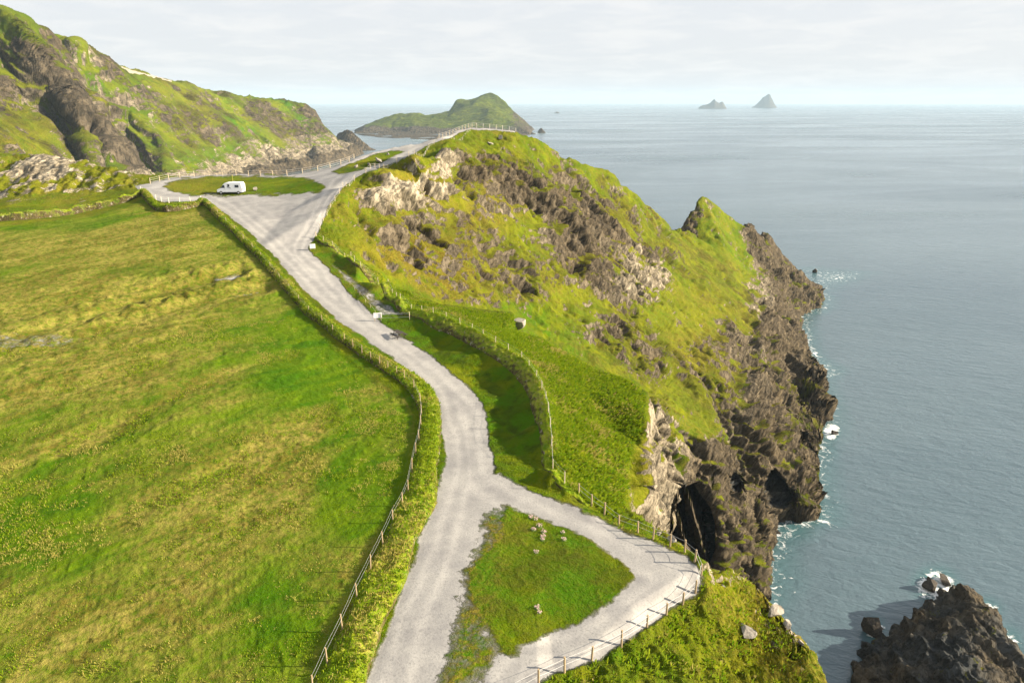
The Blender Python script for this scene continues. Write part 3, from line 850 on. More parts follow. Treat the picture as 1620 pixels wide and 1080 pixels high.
def head_relief(X, Y, Z, rock):
    h = 14 * ridged(X * 0.75 + Z * 1.1, Y * 0.35, Z * 0.3, 80, 5, 0.64, 19)
    u1, f1 = ledges(X, Y, Z, 30, 23, 0.5)
    h += 7 * u1 * np.clip(0.5 + fbm(X, Y, Z, 90, 2, 0.5, 24), 0, 1)
    h += 8 * ridged(X + Z * 0.9, Y * 0.5, Z * 0.4, 26, 4, 0.66, 25) * (0.4 + rock)
    h -= 5 * sstep(0.15, 0.45, fbm(X + Z, Y * 0.5, Z * 0.4, 32, 3, 0.6, 26))
    h += 1.8 * fbm(X, Y, Z, 8, 3, 0.65, 29)
    return h * 0.85


tag(build_far('headland_hill', head, 620, 620, (-50, -10), head_zones, head_relief, m_far), kind='structure')

# ------------------------------------------------------------------ sea
def sea_material():
    M = NT('sea_water')
    geo_ = M.tc.outputs['Object']
    m1 = M.mapping((2.4, 1.0, 1.0), (0, 0, R(-18)))
    m2 = M.mapping((1.7, 1.0, 1.0), (0, 0, R(14)))
    a = M.noise(3.0, 4, 0.55, 0.5, m1)
    b = M.noise(1.1, 3, 0.6, 0.3, m2)
    c = M.noise(16, 3, 0.5, 0.4, m1)
    h = M.math('ADD', M.math('MULTIPLY', a, 1.15), M.math('MULTIPLY', b, 0.36))
    h = M.math('ADD', h, M.math('MULTIPLY', c, 1.3))
    nb = M.bump(h, 0.85, 0.62)
    foam, _, _ = M.attr('foam')
    fo = M.math('ADD', foam, M.math('MULTIPLY', M.math('SUBTRACT', M.noise(2.6, 7, 0.72, 1.0), 0.5), 1.5))
    ff = M.rng(fo, 0.42, 0.60)
    patch = M.noise(220, 4, 0.6, 0.5, m2)
    deep = M.mix(M.rng(patch, 0.35, 0.65), (0.056, 0.094, 0.116), (0.088, 0.131, 0.152))
    deep = M.mix(M.rng(foam, 0.05, 0.6, 0, 0.7), deep, (0.03, 0.12, 0.12))
    col = M.mix(ff, deep, (0.78, 0.80, 0.80))
    wind = M.noise(260, 5, 0.62, 0.8, M.mapping((3.2, 1.0, 1.0), (0, 0, R(8))))
    return M.done(col, M.fmix(ff, M.rng(wind, 0.38, 0.62, 0.13, 0.30), 0.8), nb, 0.5)


m_sea = sea_material()


def build_sea():
    r = np.exp(np.linspace(math.log(40), math.log(26500), 620))
    u = np.concatenate([np.linspace(-60, 60, 700), np.linspace(60, 300, 60)[1:]])
    U, RR = np.meshgrid(np.radians(u), r, indexing='ij')
    X = RR * np.sin(U); Y = RR * np.cos(U)
    foam = np.zeros_like(X)
    sel = (RR < 700) & (np.abs(U) < R(52))
    hb = np.where(sel, land.h(np.where(sel, X, 0), np.where(sel, Y, 100)), -50)
    foam = np.maximum(foam, sstep(-9.2, -4.0, hb) * 0.36 * (1 + 0.25 * fbm(X, Y, 0 * X, 30, 2, 0.5, 61)))
    px, py, d = proj(X, Y, 0 * X)
    for cx, cy, sx, sy, a in [(1315, 682, 14, 14, 0.75), (1302, 664, 8, 8, .5), (1288, 560, 10, 8, .45), (1297, 585, 10, 14, .4), (1296, 436, 8, 4, .3), (1290, 495, 12, 4, .4), (1300, 630, 10, 16, 0.4), (1480, 925, 30, 24, 0.8), (1500, 950, 26, 18, .8), (1560, 965, 22, 18, .6), (1595, 1020, 22, 28, .55), (1385, 995, 16, 20, .6), (1402, 1020, 14, 20, .55), (1296, 800, 8, 24, .35), (1265, 838, 12, 5, .3)]:
        foam = np.maximum(foam, a * 1.25 * np.exp(-((px - cx) / sx) ** 2 - ((py - cy) / sy) ** 2) * (np.abs(U) < R(60)))
    for cx, cy, sx, sy, a in [(530, 236, 40, 7, .45), (480, 262, 60, 4, .5), (570, 220, 30, 8, .35), (850, 211, 30, 3, .4), (690, 222, 80, 3, .4)]:
        foam = np.maximum(foam, a * np.exp(-((px - cx) / sx) ** 2 - ((py - cy) / sy) ** 2) * (np.abs(U) < R(60)))
    foam = np.clip(foam, 0, 0.6)
    V = np.stack([X, Y, 0 * X], -1).reshape(-1, 3)
    nu, nv = X.shape
    fc = grid_faces(nu, nv).reshape(-1, 4)
    i = np.arange(nu * nv).reshape(nu, nv)
    wrap = np.stack([i[-1, :-1], i[0, :-1], i[0, 1:], i[-1, 1:]], -1)
    A = np.stack([foam] * 3, -1).reshape(-1, 3)
    tag(mesh_from('sea_water', V, np.concatenate([fc, wrap]), m_sea, {'foam': A}), kind='structure')


build_sea()
#PART2
# ------------------------------------------------------------------ islands and rocks standing in the sea
def sea_land(name, pts_, az, rr, nc, nr_, mat, zf, rf, res=(500, 500)):
    T = Terrain(pts_, az, rr, res[0], res[1], (1.2, 1.2))
    return build_far(name, T, nc, nr_, az, zf, rf, mat)


def ring_low(points, dz=-12):
    return [(x, y, dz) for x, y in points]


ip = [pt(*p) for p in [(590, 196, 3000), (608, 188, 3020), (625, 181, 3050), (650, 178.5, 3050), (675, 181, 3050), (700, 180, 3050), (712, 176, 3080), (722, 161, 3120), (730, 157, 3140), (737, 157, 3140), (742, 158, 3140), (755, 153, 3150), (768, 148, 3150), (775, 146, 3150), (783, 149, 3145), (790, 155, 3130), (800, 164, 3110), (810, 175, 3070), (820, 187, 3000), (828, 198, 2940),
                       (620, 195, 2900), (650, 190, 2900), (640, 203, 2760), (700, 200, 2760), (700, 190, 2900), (620, 209, 2730), (660, 212, 2640), (700, 213, 2620), (740, 195, 2850), (745, 170, 3020), (775, 172, 2960), (770, 190, 2800), (805, 190, 2830), (790, 203, 2720), (750, 208, 2680), (718, 178, 3040)]]
ip += [flat(x, y, 119.5) for x, y in [(559, 211.5), (575, 214), (600, 217), (640, 219), (680, 221), (720, 221), (760, 220), (800, 218), (838, 213)]]
ip += [(x, y, -14) for x, y, z in [flat(x, y, 120) for x, y in [(545, 212), (575, 217.5), (600, 220), (640, 222), (680, 225), (720, 225), (760, 224), (800, 222), (846, 214)]]]
ip += [hid(x, 3500, 132) for x in (560, 600, 650, 700, 750, 800)] + [hid(x, 3250, 118) for x in (600, 650, 700)] + [hid(835, 3200, 130), hid(850, 3000, 132), hid(550, 3050, 132), hid(775, 3330, 100), hid(740, 3320, 105)]


def isl_zones(X, Y, Z):
    w = fbm(X, Y, Z, 150, 4, 0.6, 3)
    rock = np.clip(sstep(30, 8, Z + 8 * w) + 0.12, 0, 1)
    px, py, d = proj(X, Y, Z)
    rock = np.maximum(rock, 0.75 * sstep(795, 820, px + 18 * w))
    lush = 1.15 + 0.2 * w
    return rock, lush, 0.08 - 0.1 * w, np.full_like(X, 0.85)


def isl_relief(X, Y, Z, rock):
    return 9 * ridged(X, Y, Z, 160, 4, 0.55, 5) + 4 * fbm(X, Y, Z, 40, 3, 0.6, 6)


o = sea_land('green_island', ip, (-14.5, 3), (1900, 3700), 330, 300, m_far, isl_zones, isl_relief, (700, 600))
tag(o, 'long green island with a pointed hill at its right end, beyond the viewpoint', 'island')


def islet_profile(name, prof, base_y, depth_r, mat, seed, label, cat):
    """rocky island from its skyline: prof = (px, py) list; real size follows from its distance"""
    d = CAMZ / (SP + (base_y - 540) / F * CP)
    xs = np.array([p[0] for p in prof], float); hs = np.array([(base_y - p[1]) / F * d for p in prof], float)
    nu, nv = 90, 60
    U = np.linspace(xs[0], xs[-1], nu); H = np.interp(U, xs, hs)
    W = (xs[-1] - xs[0]) / F * d
    v = np.linspace(-1, 1, nv)
    X = np.repeat(((U - 810) / F * d)[:, None], nv, 1)
    T = np.repeat(v[None], nu, 0)
    edge = np.sqrt(np.clip(1 - ((U - U.mean()) / (U[-1] - U[0]) * 2) ** 2, 0.02, 1))
    Yc = d * (CP - (base_y - 540) / F * SP)
    Y = Yc + W * depth_r * 0.5 + T * W * depth_r * 0.5 * edge[:, None]
    Z = H[:, None] * (1 - np.abs(T)) ** 0.85
    e = W / 14
    Z = Z + (ridged(X, Y, 0 * X, e * 2, 4, 0.6, seed) * 0.10 * H[:, None]) * (1 - np.abs(T)) - 1.5
    V = np.stack([X, Y, Z], -1).reshape(-1, 3)
    at = {'zone_a': np.tile([0, 0.9, 0], (len(V), 1)).astype(float), 'zone_b': np.tile([0.4, 0.3, 0.9], (len(V), 1)).astype(float)}
    o = mesh_from(name, V, grid_faces(nu, nv).reshape(-1, 4), mat, at)
    return tag(o, label, cat)


islet_profile('rocky_island', [(1107, 172.5), (1112, 168), (1118, 166.5), (1122, 166), (1127, 163), (1131, 159), (1133, 158), (1136, 161), (1141, 162.8), (1144, 162), (1147, 162.5), (1150, 167), (1154, 172.5)], 172.4, 0.6, m_far, 3,
              'low jagged blue-grey island on the horizon with several small peaks, nearer the middle', 'island')
islet_profile('rocky_island', [(1192, 171), (1198, 167.5), (1204, 162), (1210, 155), (1214, 153), (1217.5, 150), (1220, 151.5), (1225, 158), (1230, 166), (1234, 171)], 170.9, 0.6, m_far, 9,
              'tall steep pyramid-shaped blue-grey island on the horizon, farther right', 'island')
islet_profile('sea_stack', [(850, 211), (852, 206), (855, 203), (857, 202.5), (860, 206), (864, 210)], 210.6, 0.5, m_far, 13, 'dark pointed sea stack just off the right tip of the green island', 'sea rock')
islet_profile('sea_stack', [(875, 179.5), (879, 178), (881, 176.6), (884, 178), (887, 179.5)], 179.4, 0.5, m_far, 17, 'tiny far rock in the open sea, right of the pointed hill', 'sea rock')
islet_profile('sea_stack', [(838, 212), (842, 209), (847, 211), (849, 213)], 212.4, 0.5, m_far, 18, 'low dark reef between the island tip and the pointed sea stack', 'sea rock')
islet_profile('rocky_headland', [(522, 236), (528, 222), (533, 213), (541, 209.5), (549, 206.5), (556, 209), (563, 215), (572, 224), (579, 229), (584, 234), (592, 237)], 238.5, 0.4, m_far, 23, 'dark rocky headland low in the channel at the foot of the left hill', 'headland')

# dark rock islet in the near bay
sp_ = [pt(*p) for p in [(1362, 1066, 150), (1376, 1022, 158), (1386, 1020, 159), (1395, 1036, 156), (1412, 1022, 158), (1432, 1016, 158), (1451, 994, 160), (1458, 968, 164), (1468, 958, 166), (1490, 950, 167), (1501, 942, 168), (1525, 935, 168), (1536, 934, 168), (1541, 944, 166), (1555, 955, 163), (1570, 979, 158), (1586, 1006, 152), (1606, 1026, 148), (1624, 1056, 143),
                         (1500, 985, 156), (1545, 975, 158), (1470, 1010, 152), (1520, 1020, 146), (1560, 1030, 146), (1430, 1050, 149), (1480, 1060, 138), (1540, 1070, 134), (1590, 1070, 139), (1400, 1078, 146), (1500, 1110, 126), (1450, 1120, 134), (1570, 1120, 128), (1640, 1110, 134), (1500, 1250, 108), (1600, 1250, 108)]]
sp_ += [hid(x, d, 121.5) for x, d in [(1345, 160), (1360, 166), (1376, 171), (1395, 168), (1415, 170), (1440, 172), (1455, 178), (1480, 182), (1505, 183), (1530, 182), (1550, 178), (1575, 170), (1600, 164), (1622, 158), (1650, 150), (1700, 140), (1345, 150), (1340, 140)]]
sp_ += [hid(x, d, 128) for x, d in [(1300, 150), (1320, 175), (1400, 190), (1500, 205), (1600, 190), (1700, 170), (1800, 140), (1300, 120)]]


def stack_zones(X, Y, Z):
    w = fbm(X, Y, Z, 8, 3, 0.6, 77)
    return np.clip(0.95 + 0 * X, 0, 1), 0.3 + 0 * X, 0.5 + 0 * X, np.clip(1.15 + 0.25 * w, 0, 1.2)


def stack_relief(X, Y, Z, rock):
    u1, f1 = ledges(X, Y, Z, 4.5, 46, 0.6)
    return 2.4 * ridged(X * 1.1 + 0.5 * Z, Y * 0.6, Z * 0.6, 9, 5, 0.68, 44) + 1.6 * u1 + 0.9 * ridged(X, Y, Z, 2.6, 3, 0.65, 45) - 1.6


o = sea_land('sea_stack', sp_, (22, 50), (90, 230), 420, 420, m_land, stack_zones, stack_relief, (600, 500))
tag(o, 'large dark rock islet ringed by foam in the bottom right corner', 'sea rock')


# ------------------------------------------------------------------ simple materials
def plain(name, col, rough=0.7, var=0.25, wl=0.05, metal=0.0, spec=0.3):
    M = NT(name)
    n = M.noise(wl, 4, 0.6)
    c = M.mix(M.rng(n, 0.3, 0.7), tuple(max(0, v * (1 - var)) for v in col), tuple(min(1, v * (1 + var)) for v in col))
    M.b.inputs['Metallic'].default_value = metal
    nb = M.bump(n, 0.004)
    return M.done(c, rough, nb, spec)


m_post = plain('weathered_timber', (0.36, 0.27, 0.16), 0.85)
m_pale = plain('pale_timber', (0.50, 0.42, 0.30), 0.85)
m_bright = plain('sunbleached_timber', (0.66, 0.60, 0.52), 0.8)
m_wire = plain('fence_wire', (0.48, 0.48, 0.47), 0.55, 0.1, metal=0.3)
m_white = plain('white_paint', (0.78, 0.79, 0.80), 0.35, 0.03, 0.5, spec=0.5)
m_glass = plain('dark_glass', (0.03, 0.035, 0.05), 0.1, 0.1, spec=0.7)
m_black = plain('black_rubber', (0.02, 0.02, 0.022), 0.8)
m_grey = plain('grey_plastic', (0.13, 0.13, 0.14), 0.6)
m_metal = plain('bright_metal', (0.6, 0.6, 0.6), 0.35, 0.1, metal=0.8)
m_red = plain('red_lamp', (0.5, 0.03, 0.02), 0.3)
m_dwood = plain('dark_wood', (0.055, 0.045, 0.038), 0.8)
m_sign = plain('sign_white', (0.75, 0.76, 0.78), 0.5, 0.03, 0.3)
m_ink = plain('sign_ink', (0.12, 0.13, 0.16), 0.6)
m_pink = plain('thrift_pink', (0.60, 0.42, 0.42), 0.8, 0.3)
m_leaf = plain('thrift_leaf', (0.07, 0.11, 0.02), 0.9, 0.4)


def rock_mat(name, a, b):
    M = NT(name)
    n = M.noise(0.5, 6, 0.65, 0.5)
    c = M.mix(M.rng(n, 0.32, 0.68), a, b)
    lichen = M.rng(M.noise(0.25, 4, 0.7), 0.62, 0.7, 0, 0.6)
    c = M.mix(lichen, c, (0.30, 0.27, 0.10))
    return M.done(c, 0.95, M.bump(n, 0.12), 0.2)


m_bould = rock_mat('pale_boulder', (0.13, 0.115, 0.095), (0.36, 0.33, 0.28))
m_dark = rock_mat('dark_sea_rock', (0.022, 0.02, 0.018), (0.10, 0.085, 0.07))


def bank_material():
    M = NT('bank_turf')
    n1 = M.noise(1.3, 5, 0.65, 0.4); n2 = M.noise(0.28, 4, 0.7); n4 = M.noise(5, 3, 0.6)
    g = M.mix(M.rng(n1, 0.36, 0.62), (0.085, 0.165, 0.003), (0.22, 0.27, 0.010))
    g = M.mix(M.rng(M.math('ADD', M.math('MULTIPLY', n2, 0.6), M.math('MULTIPLY', n4, 0.4)), 0.50, 0.62, 0, 0.7), g, (0.32, 0.26, 0.07))
    side = M.rng(M.nz(), 0.50, 0.84, 1.0, 0.0)
    side = M.math('MULTIPLY', side, M.rng(n1, 0.34, 0.50, 0.35, 1.0), clamp=True)
    soil = M.mix(M.rng(n2, 0.35, 0.65), (0.035, 0.032, 0.012), (0.12, 0.095, 0.04))
    stone = M.rng(M.noise(0.5, 3, 0.6), 0.60, 0.66, 0, 0.8)
    soil = M.mix(stone, soil, (0.30, 0.27, 0.22))
    c = M.mix(side, g, soil)
    return M.done(c, 0.95, M.bump(M.math('ADD', n2, n1), 0.25), 0.1)


m_bank = bank_material()

# ------------------------------------------------------------------ ground lookup for things
def place(px, py, extra=0.0):
    x, y, z = land.cast(px, py, extra=extra)
    return np.array([x, y, z])


def resample(P, step):
    P = np.array(P, float)
    seg = np.linalg.norm(np.diff(P[:, :2], axis=0), axis=1)
    s = np.concatenate([[0], np.cumsum(seg)])
    n = max(2, int(s[-1] / step) + 1)
    t = np.linspace(0, s[-1], n)
    return np.stack([np.interp(t, s, P[:, k]) for k in range(P.shape[1])], -1)


def smooth_line(P, it=2):
    P = np.array(P, float)
    for _ in range(it):
        Q = [P[0]]
        for a, b in zip(P[:-1], P[1:]):
            Q += [a * 0.75 + b * 0.25, a * 0.25 + b * 0.75]
        Q.append(P[-1]); P = np.array(Q)
    return P


BANK_TOPS = []


def bank(name, pix, hw, hgt, off, label, step=0.16, cross=26, lean=3.0, seed=1):
    P = smooth_line([place(*p)[:2] for p in pix], 2)
    P = resample(P, step)
    T = np.gradient(P, axis=0); T /= np.linalg.norm(T, axis=1, keepdims=True)
    N = np.stack([-T[:, 1], T[:, 0]], -1)         # to the right in the picture, walking towards the camera
    t = np.linspace(-1, 1, cross)
    hwv = np.interp(np.linspace(0, 1, len(P)), np.linspace(0, 1, len(hw)), hw)
    hv = np.interp(np.linspace(0, 1, len(P)), np.linspace(0, 1, len(hgt)), hgt)
    ov = np.interp(np.linspace(0, 1, len(P)), np.linspace(0, 1, len(off)), off)
    vw = fbm(P[:, 0], P[:, 1], 0 * P[:, 0], 5.0, 3, 0.6, seed + 50)
    hwv = hwv * (1 + 0.30 * vw); hv = hv * (1 + 0.45 * fbm(P[:, 0], P[:, 1], 0 * P[:, 0], 3.5, 3, 0.65, seed + 51))
    X = P[:, 0:1] + N[:, 0:1] * (t[None] * hwv[:, None] + ov[:, None]); Y = P[:, 1:2] + N[:, 1:2] * (t[None] * hwv[:, None] + ov[:, None])
    prof = 1 - np.abs(t) ** lean
    Z = land.h(X, Y) + hv[:, None] * prof[None] * (1 + 0.28 * fbm(X, Y, 0 * X, 2.2, 3, 0.6, seed)) - 0.12 * (np.abs(t) > 0.97)[None]
    n = grid_normals(X, Y, Z)
    h = 0.20 * fbm(X, Y, Z, 0.8, 3, 0.65, seed + 3) + 0.12 * ridged(X, Y, Z, 0.45, 2, 0.6, seed + 4)
    V = np.stack([X, Y, Z], -1) + n * (h * (1 - np.abs(t)[None] ** 8))[..., None]
    o = mesh_from(name, V.reshape(-1, 3), grid_faces(*X.shape).reshape(-1, 4), m_bank)
    tag(o, label, 'hedge bank')
    BANK_TOPS.append((V, n))
    return V


FENCE_A = [(322, 321), (333, 331), (345, 343), (358, 356), (372, 369), (386, 383), (400, 397), (414, 412), (428, 428), (443, 446), (458, 463), (473, 481), (489, 499), (510, 514), (527, 530), (545, 544), (559, 554), (573, 563), (587, 573), (601, 581), (614, 588), (628, 597), (640, 604), (655, 620), (665, 641), (667, 660), (666, 678), (663, 700), (658, 722), (652, 748), (646, 782), (637, 802), (622, 830), (606, 866), (587, 905), (565, 950), (542, 1000), (518, 1053), (496, 1100)]
bank('hedge_bank', FENCE_A[:-1] + [(500, 1092), (440, 1230)], (0.75, 0.8, 0.9, 1.05, 1.4, 1.6), (0.85, 0.8, 0.75, 0.6, 0.5, 0.5), (0.15, 0.25, 0.4, 0.7, 1.05, 1.25), 'long grassy bank with wire fence between the left pasture and the gravel lane', seed=3)
bank('hedge_bank', FENCE_B + [(915, 783), (936, 800)], (0.6, 0.9, 1.35, 1.5, 1.3, 0.6), (0.5, 0.55, 0.6, 0.6, 0.45, 0.1), (0.1, 0.0, -0.25, -0.35, -0.2, 0.0), 'tall earth bank on the right of the gravel lane, below the rough grass shelf', seed=13)
bank('hedge_bank', [(-420, 354), (-200, 352), (0, 350), (60, 346), (130, 335), (190, 322), (215, 313), (227, 307)], (0.9,), (1.3,), (0,), 'mossy brown bank closing the top of the pasture, below the pale outcrop', seed=23)
bank('hedge_bank', [(229, 309), (243, 327), (262, 336), (290, 331), (321, 323)], (0.8,), (1.1,), (0,), 'short leafy bank round the pasture corner beside the parking loop', seed=33)


# ------------------------------------------------------------------ small mesh helpers
def bm_box(bm, c, s, rot=None):
    r = bmesh.ops.create_cube(bm, size=1.0)
    M_ = Matrix.Translation(Vector(c)) @ (rot.to_4x4() if rot is not None else Matrix.Identity(4)) @ Matrix.Diagonal((*s, 1))
    bmesh.ops.transform(bm, matrix=M_, verts=r['verts'])
    return r['verts']


def bm_tube(bm, a, b, r0, r1=None, seg=8):
    a = Vector(a); b = Vector(b); d = b - a
    r = bmesh.ops.create_cone(bm, cap_ends=True, segments=seg, radius1=r0, radius2=r1 if r1 is not None else r0, depth=d.length)
    M_ = Matrix.Translation((a + b) / 2) @ d.to_track_quat('Z', 'Y').to_matrix().to_4x4()
    bmesh.ops.transform(bm, matrix=M_, verts=r['verts'])


def obj(name, bm, mat, parent=None, bevel=0, smooth=False):
    if bevel:
        bmesh.ops.bevel(bm, geom=list(bm.edges), offset=bevel, segments=2, affect='EDGES', clamp_overlap=True)
    me = bpy.data.meshes.new(name); bm.to_mesh(me); bm.free()
    if smooth:
        for p in me.polygons: p.use_smooth = True
    me.materials.append(mat)
    o = bpy.data.objects.new(name, me); C.objects.link(o)
    if parent: o.parent = parent
    return o


def thing(name, label, cat, loc, rz=0, group=None):
    o = bpy.data.objects.new(name, None); C.objects.link(o)
    o.location = loc; o.rotation_euler = (0, 0, rz)
    return tag(o, label, cat, group)


def tubes(name, seg, r, mat, parent):
    S = np.array(seg, float); a, b = S[:, 0], S[:, 1]
    d = b - a; d /= np.linalg.norm(d, axis=1, keepdims=True) + 1e-9
    u = np.cross(d, [0, 0, 1.0]); u /= np.linalg.norm(u, axis=1, keepdims=True) + 1e-9
    v = np.cross(d, u)
    ring = [u * r, v * r, -u * r, -v * r]
    V = np.stack([a + q for q in ring] + [b + q for q in ring], 1).reshape(-1, 3)
    i = np.arange(len(S))[:, None] * 8
    Fc_ = np.concatenate([i + np.array([[k, (k + 1) % 4, 4 + (k + 1) % 4, 4 + k]]) for k in range(4)])
    return mesh_from(name, V, Fc_, mat, smooth=False, parent=parent)


# ------------------------------------------------------------------ fences
def post_mesh(h, r, square=False):
    bm = bmesh.new()
    if square:
        bm_box(bm, (0, 0, h / 2 - 0.2), (r * 2, r * 2, h + 0.4))
    else:
        bm_tube(bm, (0, 0, -0.4), (0, 0, h), r * 1.05, r * 0.92, 8)
    me = bpy.data.meshes.new('post'); bm.to_mesh(me); bm.free()
    return me


def fence(name, label, pix, h, r, wires, mat, cat='fence', step=None, lift=0.0, wr=0.012, group=None, pts3=None):
    P = [place(*p) for p in pix] if pts3 is None else [np.array(p) for p in pts3]
    if step:
        P = list(resample(np.array(P), step))
        P = [np.array([p[0], p[1], float(land.h(p[0], p[1]))]) for p in P]
    root = thing(name, label, cat, tuple(P[0]), 0, group)
    rn = random.Random(len(P) * 7)
    pm = post_mesh(h, r); pm.materials.append(mat)
    tops = []
    for p in P:
        lx, ly = rn.uniform(-0.05, 0.05), rn.uniform(-0.05, 0.05)
        hh = rn.uniform(0.93, 1.05)
        o = bpy.data.objects.new('post', pm); C.objects.link(o); o.parent = root
        lf = lift(p) if callable(lift) else lift
        b = Vector(p) - Vector(P[0]) + Vector((0, 0, lf))
        o.location = b; o.rotation_euler = (lx, ly, rn.uniform(0, 3)); o.scale = (1, 1, hh)
        up = Matrix.Rotation(ly, 3, 'Y') @ Vector((0, 0, 1)) if False else Vector((ly, -lx, 1))
        tops.append((b, up))
    for w in wires:
        seg = []
        for (a, ua), (b, ub) in zip(tops[:-1], tops[1:]):
            p0 = a + ua * h * w; p3 = b + ub * h * w
            prev = p0
            for k in range(1, 4):
                t = k / 3
                q = p0.lerp(p3, t) - Vector((0, 0, 0.03 * math.sin(math.pi * t)))
                seg.append((tuple(prev), tuple(q))); prev = q
        tubes('wire', seg, wr, m_wire, root)
    return root


LIP = [(915.5, 783), (936, 800), (956, 814), (979, 832), (1009, 843), (1033, 853), (1060, 864), (1083, 874), (1099, 889), (1109, 911), (1100, 938), (1080, 958), (1054, 974), (1023, 995), (983, 1021), (936, 1044), (893, 1064), (852, 1082), (800, 1110)]
fence('post_fence', 'timber post and wire fence round the bend of the gravel path at the cliff edge', LIP, 1.10, 0.07, (0.93, 0.55), m_post, wr=0.012)
fence('post_fence', 'wire fence on leaning posts along the grassy bank between pasture and lane', FENCE_A, 1.0, 0.05, (0.95, 0.6), m_post, lift=0.45, wr=0.006)
fb = [place(*p) for p in FENCE_B]
fb = resample(fb, 2.8)
fb = [np.array([p[0], p[1], float(land.h(p[0], p[1]))]) for p in fb]
fence('post_fence', 'post and wire fence along the top of the earth bank right of the lane', None, 0.95, 0.042, (0.95, 0.6), m_pale, lift=0.45, wr=0.006, pts3=fb)
ROADR = [(500, 377), (507, 362), (514, 347), (524, 328), (540, 303), (556, 288), (578, 276), (616, 263), (653, 246), (680, 231), (714, 220), (744, 207)]
fence('post_fence', 'thin wire fence up the right side of the road to the viewpoint', ROADR, 1.2, 0.055, (0.95, 0.65, 0.35), m_pale, step=3.2, wr=0.016)
FARF = [(238, 291), (267, 284.5), (289, 281), (324, 278), (378, 277.5), (440, 279), (467, 277), (500, 271.5), (533, 262.5), (560, 253.5), (597, 239)]
fence('post_fence', 'fence with pale posts along the far side of the parking loop above the channel', FARF, 1.4, 0.08, (0.95, 0.62, 0.3), m_pale, step=3.8, wr=0.02)
FARG = [(600, 234.5), (625, 227), (671, 221), (693, 215), (717, 207), (738, 200), (752, 198.5)]
fence('post_fence', 'fence with pale posts climbing the left side of the road to the viewpoint', FARG, 1.4, 0.07, (0.95, 0.62, 0.3), m_pale, step=3.2, wr=0.022)
fence('post_fence', 'level fence round the end of the viewpoint on top of the green spur', [(754, 199.5), (775, 203), (795, 205), (816, 207)], 1.4, 0.09, (0.95, 0.62, 0.3), m_bright, step=2.2, wr=0.03)
fence('post_fence', 'low wire fence between the parking loop and the short leafy bank', [(223, 303), (233, 311), (245, 316), (262, 321.5), (290, 321), (318, 318.5)], 1.2, 0.07, (0.95, 0.6, 0.3), m_bright, step=2.0, wr=0.010)
fence('rope_fence', 'faint rope fence on short stakes beside the lane, leading to the white notice board', [(538, 433), (550, 446), (565, 463), (581, 481), (594, 497)], 0.6, 0.025, (0.95,), m_pale, step=2.4, wr=0.014)

# rail barrier across the grass strip
a = place(603, 508); b = place(648, 506)
root = thing('rail_barrier', 'thin two-rail barrier across the green strip between notice board and earth bank', 'barrier', tuple(a))
for q in (a, b):
    bm = bmesh.new(); bm_tube(bm, (0, 0, -0.3), (0, 0, 1.15), 0.05); obj('post', bm, m_pale, root).location = Vector(q) - Vector(a)
for hh in (0.45, 1.0):
    bm = bmesh.new(); bm_tube(bm, (0, 0, hh), tuple(Vector(b) - Vector(a) + Vector((0, 0, hh))), 0.02); obj('rail', bm, m_wire, root)


def notice(px, py, w, h, zc, label, lines):
    p = place(px, py)
    root = thing('notice_board', label, 'sign', tuple(p), math.atan2(-p[0], p[1]) * 1.0)
    bm = bmesh.new(); bm_box(bm, (0, 0, zc), (w, 0.04, h)); obj('panel', bm, m_sign, root, bevel=0.008)
    for s in (-1, 1):
        bm = bmesh.new(); bm_tube(bm, (s * w * 0.38, 0.05, -0.3), (s * w * 0.38, 0.05, zc + h * 0.45), 0.03); obj('post', bm, m_post, root)
    bm = bmesh.new()
    for i in range(lines):
        bm_box(bm, (random.uniform(-0.02, 0.02), -0.022, zc + h * 0.3 - i * h * 0.6 / max(1, lines - 1)), (w * random.uniform(0.5, 0.7), 0.004, h * 0.05))
    obj('faded_print', bm, m_ink, root)


notice(598, 508, 1.15, 0.75, 0.85, 'white notice board at the left end of the two-rail barrier', 3)
notice(495, 396, 0.95, 0.8, 0.75, 'small white sign at the foot of the road fence, top of the lane', 4)

# picnic bench, dark wood
p = place(631, 533)
q0 = place(621, 525); q1 = place(641, 539)
root = thing('picnic_table', 'dark wooden picnic table on the green strip beside the lane', 'picnic table', tuple(p), math.atan2(q1[1] - q0[1], q1[0] - q0[0]))
for i in range(5):
    pass
bm = bmesh.new()
for i in range(5): bm_box(bm, (0, -0.3 + i * 0.15, 0.74), (1.9, 0.135, 0.04))
obj('table_top', bm, m_dwood, root)
for s in (-1, 1):
    bm = bmesh.new()
    for i in (0, 1): bm_box(bm, (0, s * (0.66 + i * 0.15), 0.44), (1.9, 0.135, 0.04))
    obj('seat', bm, m_dwood, root)
for s in (-1, 1):
    bm = bmesh.new()
    bm_box(bm, (s * 0.7, 0, 0.39), (0.07, 1.6, 0.09)); bm_box(bm, (s * 0.7, 0, 0.68), (0.07, 0.7, 0.09))
    for t in (-1, 1): bm_tube(bm, (s * 0.7, t * 0.62, -0.02), (s * 0.7, t * 0.25, 0.71), 0.045, 0.045, 6)
    obj('trestle', bm, m_dwood, root)

# ------------------------------------------------------------------ campervan
def prism(outline, y0, y1):
    bm = bmesh.new()
    a = [bm.verts.new((x, y0, z)) for x, z in outline]; b = [bm.verts.new((x, y1, z)) for x, z in outline]
    n = len(outline)
    bm.faces.new(a); bm.faces.new(b[::-1])
    for i in range(n): bm.faces.new((a[i], b[i], b[(i + 1) % n], a[(i + 1) % n]))
    bmesh.ops.recalc_face_normals(bm, faces=bm.faces)
    return bm


